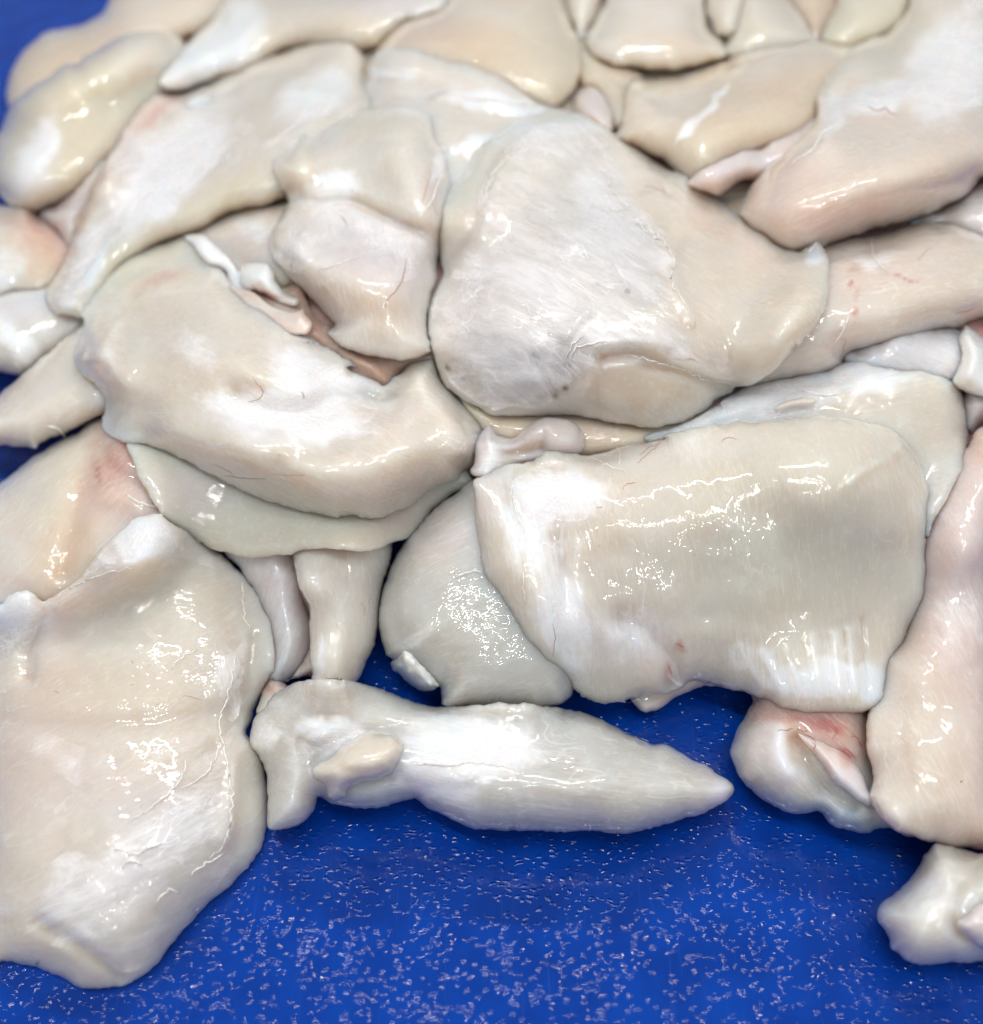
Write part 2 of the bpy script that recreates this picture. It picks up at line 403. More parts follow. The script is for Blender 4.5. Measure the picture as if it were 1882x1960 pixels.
    for kind, at, rx, ry, ang, st in dabs:
        c = P(at)[0]; ca, sa = math.cos(math.radians(ang)), math.sin(math.radians(ang))
        dx, dy = wx-c[0], wy-c[1]; ux, uy = (dx*ca+dy*sa)/rx, (-dx*sa+dy*ca)/ry
        m = st*np.exp(-(ux*ux+uy*uy)**1.5)
        if kind == 'f': wh = np.maximum(wh, m)
        elif kind == 'nf': wh = wh*(1-m)
        else: colr = colr*(1-m[:, None])+np.array(PAL[kind])[None]*m[:, None]
    me = o.data
    a = me.attributes.new('tint', 'FLOAT_COLOR', 'POINT'); a.data.foreach_set('color', np.hstack([colr, np.ones((NV, 1))]).ravel())
    a = me.attributes.new('white', 'FLOAT', 'POINT'); a.data.foreach_set('value', wh)
    a = me.attributes.new('edge', 'FLOAT', 'POINT'); a.data.foreach_set('value', np.clip(alld/edge_px, 0, 1))
    a = me.attributes.new('thick', 'FLOAT', 'POINT'); a.data.foreach_set('value', np.full(NV, min(1.0, max(0.12, (T1+T2+max(U, 0))/26.0))))
    fa = math.radians(fibre); pw = np.array(co); 
    uu = pw@RGT; vv = -(pw@UPV); zz = pw@FWD
    fx = uu*math.cos(fa)+vv*math.sin(fa); fy = -uu*math.sin(fa)+vv*math.cos(fa); so = rng.random()*3
    a = me.attributes.new('fuv', 'FLOAT_VECTOR', 'POINT'); a.data.foreach_set('vector', np.stack([fx+so, fy+so*0.7, zz*0.6], 1).ravel())
    if addS:
        dg = np.zeros(M.shape); gm = gq[M.ravel()]
        dgm = dseg(gm, poly, True); fr = front(gm, dgm)
        Sn = S[i0:i1, j0:j1]; cur = Sn[M]; Sn[M] = np.maximum(cur, fr) if not thin else np.maximum(cur, fr)
        S[i0:i1, j0:j1] = Sn
    s = Surf(); s.obj = o; s.front = front; s.poly = poly
    return s
def tag(o, label=None, cat=None, group=None, kind=None):
    if label: o['label'] = label
    if cat: o['category'] = cat
    if group: o['group'] = group
    if kind: o['kind'] = kind
    return o
GROUP = 'raw white fish pieces heaped on the board'
def piece(label, outline, **kw):
    s = slab('fish_piece', outline, **kw); tag(s.obj, label, 'fish piece', GROUP); return s
def part(name, s, outline, label=None, **kw):
    p = slab(name, outline, parent=s.obj, **kw)
    if label: p.obj['label'] = label
    return p
def membrane(s, outline, color='silver', white=1.0, fibre=0.0, dabs=(), edge_px=120.0, sp=8.0):
    return slab('membrane', outline, R=6, T1=0.12, T2=0, U=0, color=color, white=white, fibre=fibre, dabs=dabs, thin=True, mat=MEMB, parent=s.obj, sp=sp, jag=2.0, edge_px=edge_px)
def strand(name, s, path, r=0.25, mat=None, wig=0.0, sub=6.0, rise=0.0):
    """a thin tube lying on the surface of the piece"""
    ln = catmull(P(path), False, sub)
    if wig: ln = ln + wig*np.stack([vnoise(np.arange(len(ln))*0.8, np.zeros(len(ln))+r*99), vnoise(np.arange(len(ln))*0.8, np.zeros(len(ln))+5)], 1)*2
    sv = sample(S, ln)+0.0001*1 + 0.001*rise*np.sin(np.linspace(0, math.pi, len(ln)))
    c = world(ln, sv); n = len(c); co = []; faces = []; KS = 5
    for i in range(n):
        t = c[min(i+1, n-1)]-c[max(i-1, 0)]; t /= max(np.linalg.norm(t), 1e-9)
        a = np.cross(t, FWD); a /= max(np.linalg.norm(a), 1e-9); bq = np.cross(t, a)
        rr = (r*0.4 if mat is HAIR else r)*0.001*(0.25+0.75*math.sin(math.pi*(i+0.6)/(n+0.2))**0.6)*(1+0.35*vnoise(np.array([i*0.7]), np.array([r*7]))[0])
        for k in range(KS):
            th = 2*math.pi*k/KS; co.append(c[i]+rr*(a*math.cos(th)+bq*math.sin(th)))
    for i in range(n-1):
        for k in range(KS): faces.append([i*KS+k, i*KS+(k+1) % KS, (i+1)*KS+(k+1) % KS, (i+1)*KS+k])
    faces.append(list(range(KS))[::-1]); faces.append([(n-1)*KS+k for k in range(KS)])
    return link_mesh(name, co, faces, mat or VEIN, s.obj)
def vein(s, path, r=0.22, wig=3.0): return strand('vein', s, path, r*0.5, VEIN, wig)
_bub = {}
def bubble(s, at, rpx):
    c = P(at); sv = sample(S, c); p = world(c, sv)[0]; t, r = depth0(c); r = r[0]
    if 'm' not in _bub:
        co = []; faces = []; NR, NS = 6, 16
        for i in range(NR+1):
            a = math.pi/2*i/NR
            for k in range(NS): co.append((math.cos(a)*math.cos(2*math.pi*k/NS), math.cos(a)*math.sin(2*math.pi*k/NS), math.sin(a)*0.8))
        for i in range(NR):
            for k in range(NS): faces.append([i*NS+k, i*NS+(k+1) % NS, (i+1)*NS+(k+1) % NS, (i+1)*NS+k])
        o = link_mesh('bubble', co, faces, BUBBLE); _bub['m'] = o.data; COL.objects.unlink(o); bpy.data.objects.remove(o)
    o = bpy.data.objects.new('bubble', _bub['m']); COL.objects.link(o); o.parent = s.obj
    # surface normal from neighbours
    e = 5.0; q = np.array([c[0], c[0]+[e, 0], c[0]+[0, e]]); w3 = world(q, sample(S, q)); nn = np.cross(w3[2]-w3[0], w3[1]-w3[0]); nn /= max(np.linalg.norm(nn), 1e-12)
    if nn@r > 0: nn = -nn
    o.location = p; o.rotation_mode = 'QUATERNION'; o.rotation_quaternion = Vector(nn).to_track_quat('Z', 'Y'); sc = rpx*0.00017; o.scale = (sc, sc, sc)
    return o

# ------------------------------------------------------------------ the board
def board():
    import bmesh
    bm = bmesh.new(); bmesh.ops.create_cube(bm, size=1)
    for v in bm.verts: v.co.x *= 0.90; v.co.y *= 0.95; v.co.z = v.co.z*0.02-0.0102; v.co.y += 0.12
    bmesh.ops.bevel(bm, geom=list(bm.edges), offset=0.004, segments=3, affect='EDGES')
    me = bpy.data.meshes.new('cutting_board'); bm.to_mesh(me); bm.free(); me.materials.append(board_material())
    o = bpy.data.objects.new('cutting_board', me); COL.objects.link(o)
    return tag(o, 'bright blue plastic cutting board with a pebbled wet surface under the heap of fish', 'cutting board')
board()

# ------------------------------------------------------------------ the heap, from the bottom up
# hidden bulk of the heap: large pieces at the bottom that the gaps look down on
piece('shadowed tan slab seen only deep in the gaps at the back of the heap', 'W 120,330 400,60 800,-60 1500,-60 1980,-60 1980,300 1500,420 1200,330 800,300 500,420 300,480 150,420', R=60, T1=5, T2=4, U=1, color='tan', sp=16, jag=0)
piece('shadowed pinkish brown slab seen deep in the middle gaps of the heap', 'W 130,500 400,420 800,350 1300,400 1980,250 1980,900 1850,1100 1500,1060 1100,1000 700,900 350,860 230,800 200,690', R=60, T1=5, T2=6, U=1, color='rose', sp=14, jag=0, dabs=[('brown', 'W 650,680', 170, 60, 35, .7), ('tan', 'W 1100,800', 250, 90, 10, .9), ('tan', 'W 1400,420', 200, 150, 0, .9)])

# ---- back row, out of focus
piece('blurred tan piece at the far left corner, its edge against blue board', 'A 680,-160 540,70 380,140 270,158 180,205 95,295 48,400 38,500 55,580 200,600 500,500 800,330 1000,200 1150,100 1250,-160',
  lift=-1.8, R=86, T1=9.18, T2=11.4, U=4, color='tan', fibre=-30, dabs=[('cream', 'A 500,100', 160, 22, -20, .8), ('pale', 'A 900,60', 120, 60, -20, .5), ('orange', 'A 420,260', 110, 30, -35, .35)])
piece('small blurred cream wedge squeezed between the back pieces', 'B 1340,-160 1600,-160 1530,60 1480,150 1450,210 1400,150', lift=-1.8, R=52, T1=8.16, T2=7.6, color='cream')
piece('blurred brownish piece in the back gap at top right', 'C 840,-160 1150,-160 1140,-40 1060,190 1010,260 930,150', lift=-1.8, R=46, T1=6.12, T2=5.7, color='brown', dabs=[('tan', 'C 960,30', 50, 40, 0, .7)])
piece('blurred upright cream piece with a straight edge left of the brown back gap', 'C 560,-160 760,-160 840,-40 930,80 990,175 1020,215 860,290 700,330 560,320 500,260 530,150', lift=-1.8, R=80, T1=12.24, T2=9.5, color='cream', fibre=60, dabs=[('green', 'C 640,200', 45, 60, 0, .5)])
piece('small blurred cream wedge hanging point down beside the front edged slice', 'C 395,-160 410,20 440,110 480,185 520,195 565,175 600,110 630,-160', lift=-1.8, R=52, T1=10.2, T2=5.7, color='cream')
piece('blurred yellowish piece behind the ragged ridge at top right', 'C 1030,215 1060,120 1110,20 1160,-160 1560,-160 1500,60 1400,180 1250,260 1150,280', lift=-1.8, R=69, T1=9.18, T2=9.5, color='yellow', dabs=[('green', 'C 1200,60', 90, 60, 0, .4)])
piece('blurred tan piece below the cream slice at the back', 'B 1420,230 1600,320 1740,360 1780,440 1740,600 1650,700 1560,620 1520,500 1420,440', lift=-1.8, R=69, T1=10.2, T2=9.5, color='tan', dabs=[('brown', 'B 1660,560', 25, 60, 0, .5)])
piece('blurred cream slice with a wide blunt end at top centre', 'B 1460,225 1470,180 1510,100 1560,20 1620,-160 C 380,-160 420,40 450,150 510,210 530,285 430,330 320,362 180,372 60,362 B 1640,345 1560,325 1490,280',
  lift=-1.8, R=69, T1=12.24, T2=9.5, U=4, color='cream', fibre=10, dabs=[('pale', 'C 130,30', 110, 30, 0, .9), ('tan', 'C 330,260', 60, 40, 0, .5)])
piece('small pinkish knob of flesh in the back crevice', 'B 1400,500 1440,460 1520,455 1580,520 1605,600 1600,690 1500,680 1400,600', lift=-1.8, R=63, T1=9.18, T2=5.7, color='pink', dabs=[('mauve', 'B 1520,520', 40, 40, 0, .7)])

s = piece('plump blurred yellowish piece lying behind the left edge', 'A 48,565 110,490 200,430 290,372 345,332 410,330 440,300 510,255 620,190 760,160 890,178 975,225 990,330 900,470 760,640 620,820 500,950 330,1060 190,1112 70,1095 -10,1010 -60,900 -40,760 10,660',
  lift=-1.8, R=138, T1=17.34, T2=13.3, U=6, color='yellow', fibre=-45, dabs=[('pale', 'A 770,240', 110, 50, -10, .6), ('green', 'A 60,950', 70, 120, 20, .5), ('tan', 'A 500,820', 60, 90, 40, .4), ('f', 'A 210,780', 30, 70, 30, .9), ('silver', 'A 170,850', 36, 80, 30, .8)], feats=[('A 420,340 500,480 560,560', 18, -1.2)])
s = piece('grey white piece low at the left edge with blue board below it', 'A -160,1530 60,1500 160,1488 260,1460 480,1530 540,1640 470,1740 330,1850 230,1900 D 130,212 60,214 0,210 -160,190',
  lift=-1.8, R=92, T1=11.22, T2=7.6, U=8, color='grey', fibre=30, dabs=[('f', 'A 100,1800', 120, 30, 40, .8), ('silver', 'A 150,1580', 100, 50, 0, .7), ('pale', 'A 330,1700', 60, 40, 0, .5)])
s = piece('cream piece at the left edge with a red brown patch at its end', 'A -160,1080 20,1080 120,1075 190,1110 290,1170 400,1290 380,1400 300,1480 200,1520 60,1530 -160,1580',
  lift=-1.8, R=80, T1=11.22, T2=7.6, U=3, color='cream', fibre=10, dabs=[('rose', 'A 290,1280', 55, 95, -30, .85), ('brown', 'A 100,1150', 65, 22, 10, .6), ('orange', 'A 200,1400', 55, 50, 0, .6), ('f', 'A 30,1420', 60, 40, -50, .6)])
piece('smooth little pink piece wedged beside the silver skinned fillet', 'A 200,1120 300,1060 430,950 560,830 640,900 560,1050 450,1220 370,1300 300,1220', lift=-1.8, R=57, T1=8.16, T2=5.7, color='pink', dabs=[('mauve', 'A 330,1130', 50, 40, -30, .6)])

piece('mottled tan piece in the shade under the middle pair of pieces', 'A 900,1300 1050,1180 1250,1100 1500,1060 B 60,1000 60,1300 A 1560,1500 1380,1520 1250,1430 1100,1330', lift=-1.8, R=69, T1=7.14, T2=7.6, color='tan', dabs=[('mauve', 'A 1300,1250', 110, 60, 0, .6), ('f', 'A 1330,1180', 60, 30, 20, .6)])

s = piece('big blurred tan fillet at the top with a rounded right end', 'B 330,330 400,190 470,110 560,65 680,25 800,-160 1260,-160 1345,40 1400,150 1440,280 1425,420 1370,520 1310,560 1200,560 1000,520 700,420 400,380',
  lift=-1.8, R=126, T1=13.26, T2=15.2, U=4, color='tan', fibre=20, dabs=[('cream', 'B 1000,40', 150, 40, 10, .8), ('yellow', 'B 1250,260', 60, 130, 0, .5), ('pink', 'B 620,150', 70, 40, 0, .6), ('orange', 'B 830,260', 80, 45, 0, .35)])
s = piece('blurred fillet at the top whose pointed left end is shiny white', 'A 832,430 880,355 950,260 1050,150 1140,60 1210,-60 1260,-160 B 760,-160 740,20 640,80 520,110 430,190 330,260 180,290 A 1700,260 1560,250 1450,290 1330,370 1200,400 1080,430 960,475 880,470',
  lift=-1.8, R=109, T1=13.26, T2=11.4, U=3, color='cream', fibre=-35, dabs=[('white', 'A 1130,250', 105, 45, -38, .95), ('f', 'A 1130,250', 125, 55, -38, 1.0), ('f', 'A 950,400', 60, 26, -40, .9), ('tan', 'B 200,190', 90, 30, 0, .6), ('mauve', 'B 450,10', 110, 24, 0, .6)])
s = piece('flat pale fillet under the middle pair with a white upper ridge', 'B 320,340 360,275 450,250 560,262 700,310 850,340 980,395 1100,460 1250,540 1350,565 1480,610 1540,700 1400,900 1000,1200 740,1300 560,1200 400,900 300,700 180,560 300,440',
  lift=-1.8, R=63, T1=7.14, T2=13.3, U=3, color='pale', fibre=15, white=0.25, dabs=[('f', 'B 1050,560', 150, 22, 10, 1.0), ('f', 'B 420,370', 60, 14, 10, .8), ('cream', 'B 750,640', 110, 45, 0, .5), ('f', 'B 900,740', 70, 14, -20, .8), ('dark', 'B 660,500', 26, 5, -8, .7), ('dark', 'B 440,540', 60, 3, 0, .5), ('pink', 'B 370,450', 40, 60, 0, .3)],
  feats=[('B 340,380 480,360 640,380 800,440', 12, 1.5), ('B 700,500 900,530 1150,570 1400,580', 14, 2.0), ('B 820,760 950,720 1100,690', 12, 1.2)])
strand('sinew', s, 'B 760,500 860,520 960,525 1080,545 1200,550 1320,570', .5, SINEW, 2)
s = piece('long silver skinned fillet running down to a blunt white tip at left', 'A 242,1570 255,1500 310,1410 365,1290 385,1190 450,1040 520,890 600,760 680,640 760,540 830,480 960,480 1100,440 1300,350 1450,278 1600,228 1760,212 1860,225 B 270,250 312,320 290,420 320,560 200,700 60,820 A 1640,900 1550,980 1500,1040 1360,1090 1200,1120 1080,1190 1000,1225 830,1285 700,1370 600,1470 540,1580 480,1665 380,1665 290,1640',
  lift=-1.8, R=48, T1=8.16, T2=22.8, U=3, color='cream', fibre=-52, white=.15, dabs=[('yellow', 'A 1150,1060', 160, 34, -30, .8), ('yellow', 'A 560,1450', 40, 90, 35, .7), ('rose', 'A 760,600', 130, 22, -40, .55), ('pink', 'A 800,560', 125, 34, -38, .75), ('pink', 'A 560,830', 36, 70, 35, .8), ('rose', 'A 830,570', 60, 10, -38, .5), ('mauve', 'A 620,760', 50, 60, -40, .7), ('brown', 'A 500,970', 16, 50, 25, .9), ('brown', 'A 410,1190', 14, 50, 22, .9), ('dark', 'A 505,960', 10, 35, 25, .6), ('f', 'A 1650,500', 90, 50, -30, .85), ('f', 'A 900,880', 150, 60, -48, 1.0), ('silver', 'A 900,880', 150, 55, -48, .7), ('f', 'A 450,1380', 100, 26, -58, 1.0), ('pink', 'B 230,470', 26, 40, 0, .5)],
  feats=[('A 1280,560 1400,440 1560,330 1700,260', 20, -1.4), ('A 1500,470 1650,480 1740,520 1640,640 1400,760', 12, 1.2), ('A 900,620 1080,560 1250,480', 16, -1.2)])
membrane(s, 'A 250,1565 300,1440 380,1290 430,1130 540,1010 560,880 640,770 780,690 930,610 1080,590 1240,600 1400,660 1600,560 1740,560 1650,760 1480,800 1350,850 1240,880 1170,960 1050,1000 940,1090 830,1200 700,1270 600,1340 520,1450 480,1570 400,1610 300,1610', fibre=-50, white=1.15,
  dabs=[('nf', 'A 650,900', 60, 24, -50, .3)])
membrane(s, 'A 255,1560 330,1440 420,1300 560,1150 640,1150 560,1290 440,1440 400,1560 320,1600', fibre=-60, white=1.2, edge_px=25)
part('fat_lump', s, 'A 955,560 980,520 1060,495 1130,500 1135,535 1080,560 1000,585', lift=-1.8, R=12, T1=2.2, T2=1.9, U=.2, color='mauve', sp=4, exact=True, dabs=[('f', 'A 1050,530', 40, 14, 0, .8)])

# ---- right-hand back
s = piece('large tan fillet at back right with a pale seam along it', 'C -60,720 -20,660 30,430 150,412 300,395 430,345 700,262 880,235 1000,208 1100,225 1160,240 1290,260 1180,420 1080,560 1060,640 900,760 620,860 500,960 340,990 220,860 90,790',
  lift=-1.2, R=110, T1=17, T2=17.1, U=4, color='tan', fibre=-30, dabs=[('cream', 'C 200,560', 110, 45, -30, .8), ('f', 'C 470,520', 60, 9, -52, 1.0), ('f', 'C 330,650', 50, 9, -40, 1.0), ('dark', 'C 800,275', 60, 5, -12, .5), ('pale', 'C 900,300', 110, 30, -15, .6), ('orange', 'C 950,420', 90, 40, -20, .3), ('yellow', 'C 300,760', 70, 40, -20, .5)],
  feats=[('C 590,380 500,480 420,590 330,650 270,700', 9, 1.3), ('C 540,400 460,500 380,600', 14, -0.8)])
s = piece('thin pinkish flap tucked beneath the upper right fillet', 'C 330,960 400,890 500,838 620,785 700,782 780,735 900,690 1010,610 1160,640 1160,800 900,900 740,960 620,950 540,1000 490,1035 420,1010', lift=-1.2, R=45, T1=6, T2=7.6, color='pink', fibre=-25, dabs=[('mauve', 'C 600,870', 110, 30, -25, .8)])
bubble(s, 'C 475,968', 5)
s = piece('pink grey piece at the right edge above the freckled fillet', 'C 1480,1175 1600,1100 1720,1060 1882,920 2050,880 2050,1300 1850,1260 1700,1200', lift=-1.2, R=60, T1=8, T2=5.7, color='mauve', dabs=[('pink', 'C 1700,1150', 90, 30, -20, .7), ('f', 'C 1820,1120', 40, 40, 0, .5)])
s = piece('large upper right fillet with white fascia and one red vein', 'C 1008,610 1018,500 1060,410 1100,350 1150,300 1200,245 1290,200 1380,170 1440,110 1490,30 1560,-160 2050,-160 2050,860 1882,930 1810,1010 1700,1080 1580,1125 1450,1170 1280,1210 1100,1275 980,1330 820,1330 700,1230 606,1130 604,1080 640,1010 680,950 760,870 860,780 960,700',
  lift=-1.2, R=95, T1=13, T2=26.6, U=5, color='cream', fibre=-25, white=.12, dabs=[('pink', 'C 1300,900', 260, 120, -25, .7), ('f', 'C 1750,350', 130, 95, -50, 1.0), ('f', 'C 1400,480', 130, 34, -15, .95), ('f', 'C 1080,620', 30, 60, 10, .7), ('cream', 'C 1350,780', 130, 60, -20, .8), ('green', 'C 1400,270', 60, 45, -40, .5), ('pink', 'C 900,1120', 130, 60, 15, .75), ('pink', 'C 900,890', 45, 22, 20, .6), ('pink', 'C 1350,1120', 110, 24, -15, .4), ('tan', 'C 1600,900', 110, 50, -30, .4), ('yellow', 'C 1500,150', 60, 30, -40, .5)],
  feats=[('C 1020,600 1080,540 1250,470 1450,420 1620,260 1760,60', 22, -2.0), ('C 1040,660 1150,590 1350,520 1600,480 1880,330', 30, 2.2), ('C 1080,420 1180,360 1330,320', 14, 1.2), ('C 1000,760 1040,680', 14, 1.0)])
membrane(s, 'C 1040,640 1060,570 1200,500 1400,440 1520,370 1640,240 1720,100 1780,-120 2040,-120 2040,500 1900,560 1700,600 1500,600 1300,580 1150,600', fibre=-30, white=1.1)
vein(s, 'C 1275,555 1310,578 1340,580 1365,565 1395,590 1425,603', .45, 1); strand('sinew', s, 'C 880,855 930,820 975,795 1010,740 1040,690 1140,640', .35, SINEW, 2)
bubble(s, 'C 1812,214', 7); bubble(s, 'C 1605,158', 6)
s = piece('long freckled fillet at the right edge with small blood spots', 'C 900,1400 1020,1300 1100,1275 1200,1240 1350,1212 1500,1170 1620,1162 1740,1175 1830,1215 1900,1240 2050,1270 2050,1660 1882,1672 1740,1722 1620,1740 F 1500,48 1330,92 1180,120 1150,160 1110,195 1000,230 860,250 740,285 640,300 600,150 700,-100',
  lift=-1.2, R=95, T1=15, T2=17.1, U=5, color='cream', fibre=-15, white=.1, dabs=[('pink', 'C 1300,1500', 220, 110, -15, .45), ('cream', 'C 1350,1650', 150, 70, -20, .6), ('pink', 'C 1000,1850', 130, 45, -20, .5), ('rose', 'C 1225,1620', 10, 12, 0, 1.0), ('rose', 'C 1240,1530', 7, 12, 0, .9), ('red', 'C 1172,1510', 7, 7, 0, 1.0), ('rose', 'C 1460,1460', 22, 4, -5, .9), ('brown', 'C 1190,1430', 16, 8, -30, .7), ('f', 'C 1300,1350', 70, 20, 0, .6), ('pink', 'C 1230,1480', 50, 40, 0, .35)],
  feats=[('C 1280,1240 1310,1360 1360,1420', 10, -.7), ('C 1160,1780 1190,1650 1210,1600', 10, .8)])
strand('sinew', s, 'C 1300,1240 1303,1320 1330,1380 1380,1420', .3, SINEW, 2); strand('sinew', s, 'C 1100,1810 1150,1730 1180,1650', .3, SINEW, 1)
vein(s, 'C 1540,1365 1570,1335 1605,1300', .18); strand('thread', s, 'C 1735,1648 1790,1635 1838,1622', .22, HAIR, 1); vein(s, 'F 1130,35 1158,40 1150,80 1135,110', .15)
piece('grey mauve skin in the pocket at the right edge', 'F 1150,110 1300,60 1500,0 1740,-30 1860,60 1840,250 1700,290 1400,280 1200,220', lift=-1.2, R=40, T1=4, T2=7.6, U=1, color='mauve', fibre=20, white=.45, dabs=[('silver', 'F 1550,130', 110, 40, -10, .7), ('brown', 'F 1220,130', 30, 12, 0, .6)])
s = piece('dull mauve scrap at the right edge below the white cord', 'F 1780,300 1882,280 2050,280 2050,440 1882,470 1830,530 1780,480', lift=-1.2, R=40, T1=6, T2=5.7, color='mauve', white=.2)
s = piece('opaque white cord of sinew bending at the right edge', 'F 1752,20 1770,-20 1800,-40 1882,30 1940,100 1960,200 1960,340 1850,330 1790,310 1730,280 1715,240 1745,190 1765,130',
  lift=-1.2, R=50, T1=9, T2=7.6, U=2, color='white', fibre=70, dabs=[('cream', 'F 1770,60', 30, 80, 0, .5)], feats=[('F 1800,40 1820,140 1790,230', 12, 2.0), ('F 1860,170 1840,260', 12, -1.0)])

# ---- left middle
s = piece('smooth finger shaped piece pointing left over blue board', 'D -160,420 0,320 60,265 130,205 200,150 300,70 400,-10 480,-60 620,0 640,200 600,380 520,440 400,500 300,545 210,585 185,608 140,600 60,595 -160,580',
  R=95, T1=16, T2=5, U=9, color='cream', fibre=-40, dabs=[('pale', 'D 150,330', 100, 40, -35, .6), ('grey', 'D 150,560', 110, 20, -5, .6)])
s = piece('broad pale piece at left whose inner side is orange and dark red', 'D -160,930 0,790 60,735 120,690 200,630 320,555 420,510 530,440 700,480 860,700 960,930 980,1100 800,1300 440,1450 200,1500 -160,1480',
  R=95, T1=12, T2=11, U=6, color='pale', fibre=-52, white=.12, dabs=[('orange', 'D 400,1000', 55, 220, 20, .8), ('orange', 'D 330,1200', 70, 80, 0, .55), ('rose', 'D 600,640', 60, 75, 10, .9), ('brown', 'D 560,720', 30, 60, 0, .6), ('rose', 'D 680,800', 70, 50, 30, .5), ('pink', 'D 640,900', 75, 60, 0, .8), ('yellow', 'D 300,850', 50, 160, 25, .5), ('red', 'D 530,730', 10, 16, 0, .6), ('pink', 'D 30,1340', 60, 24, 0, .6), ('green', 'D 120,800', 100, 50, -35, .3)],
  feats=[('D 470,620 440,800 400,1000 340,1250', 22, -2.5), ('D 560,860 640,850 740,900', 20, 2.0), ('D 530,560 600,700 700,760', 16, -2.0), ('D 300,800 200,1000 80,1200', 30, .8)])
strand('sinew', s, 'D 660,845 710,880 760,900 825,915', .35, SINEW, 1)
bubble(s, 'D 85,1275', 5); strand('sinew', s, 'D 250,490 300,500 325,520 345,550', .7, SINEW, 1)
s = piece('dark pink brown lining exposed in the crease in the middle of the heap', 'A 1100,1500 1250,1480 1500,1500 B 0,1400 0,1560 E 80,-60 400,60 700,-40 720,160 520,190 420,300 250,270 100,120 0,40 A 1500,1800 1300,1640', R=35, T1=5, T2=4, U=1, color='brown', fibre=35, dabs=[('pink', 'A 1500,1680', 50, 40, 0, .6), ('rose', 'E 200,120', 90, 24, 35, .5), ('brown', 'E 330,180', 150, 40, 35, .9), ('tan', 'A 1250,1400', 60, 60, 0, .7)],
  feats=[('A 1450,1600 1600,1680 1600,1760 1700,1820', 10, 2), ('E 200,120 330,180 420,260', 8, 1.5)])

# ---- below the curled fillet
s = piece('grey mauve striated piece hanging in shade below the curled fillet', 'D 1150,1080 1500,1040 1620,1250 1610,1400 1640,1560 1620,1700 1560,1800 1490,1840 1430,1850 1380,1780 1380,1550 1300,1300', R=80, T1=13, T2=5, U=6, color='mauve', fibre=-70, white=.35, dabs=[('grey', 'D 1500,1650', 40, 80, 0, .5), ('pink', 'D 1400,1250', 40, 40, 0, .4)])
vein(s, 'D 1350,1480 1375,1440', .15, 1)
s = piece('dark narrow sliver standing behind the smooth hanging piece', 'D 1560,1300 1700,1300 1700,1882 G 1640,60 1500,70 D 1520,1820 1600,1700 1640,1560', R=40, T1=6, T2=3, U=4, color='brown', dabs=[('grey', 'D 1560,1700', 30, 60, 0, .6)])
s = piece('smooth white finger of flesh hanging down onto the blue board', 'E -60,1040 0,1000 180,980 400,980 450,1150 400,1330 385,1450 365,1600 320,1700 290,1770 255,1840 240,1882 60,1900 20,1830 D 1640,1780 1625,1700 1620,1550 1625,1450 1580,1350 1555,1250 1545,1160',
  R=85, T1=17, T2=5, U=8, color='pale', fibre=85, dabs=[('grey', 'E 200,1300', 90, 60, 0, .4), ('green', 'E 150,1600', 60, 90, 0, .3), ('silver', 'E 60,1750', 12, 60, 5, .7), ('f', 'E 60,1690', 8, 60, 0, .8)], feats=[('E 20,1300 0,1500 20,1700', 14, -1.2)])
vein(s, 'E 330,1370 325,1420', .12, 2); vein(s, 'E 280,1420 300,1440 305,1480', .12, 1); vein(s, 'E 150,1530 185,1570', .1, 1)
s = piece('dull grey fillet in shade under the right hand fillet, resting on board', 'E 1000,700 870,770 780,840 680,910 600,1000 520,1090 455,1180 415,1280 390,1380 378,1500 385,1600 410,1690 450,1720 540,1780 640,1840 690,1860 H 700,110 708,160 725,215 900,230 1200,235 1320,210 1370,175 1400,140 1450,0 E 1400,1500 1200,1100',
  R=110, T1=18, T2=9, U=9, color='grey', fibre=-25, dabs=[('coolshade', 'E 850,1400', 190, 190, 0, .6), ('green', 'E 850,1500', 150, 120, 0, .3), ('mauve', 'E 720,1080', 90, 60, 0, .5), ('f', 'E 560,1620', 50, 18, -30, .6)],  # grey-blue dab puts the cooler, dimmer front light into the colour
  feats=[('E 430,1500 500,1620 590,1700 700,1820', 26, -2.5), ('E 500,1630 560,1620 640,1560', 14, 1.8), ('E 600,1100 520,1300 480,1500', 30, 1)])
nub = part('gristle_nub', s, 'E 490,1690 510,1665 545,1680 570,1710 600,1740 650,1790 690,1830 695,1860 640,1882 580,1875 530,1840 490,1800 445,1770 440,1730 465,1710', R=22, T1=6, T2=2.5, U=3, color='white', sp=3.5, lump=2.6, drape=2, label='crumpled white nub of gristle', feats=[('E 505,1700 507,1702', 8, 3), ('E 470,1745 472,1747', 8, 3.5), ('E 530,1780 532,1782', 8, 3), ('E 585,1850 587,1852', 8, 3.5), ('E 650,1840 652,1842', 8, 3), ('E 560,1730 562,1732', 6, 2.5), ('E 610,1800 612,1802', 6, 2)])
for a, r in [('E 940,1740', 7), ('E 610,1325', 4), ('E 1020,1690', 3)]: bubble(s, a, r)
strand('sinew', s, 'E 780,1285 830,1265 880,1250 915,1255', .3, SINEW, 2)
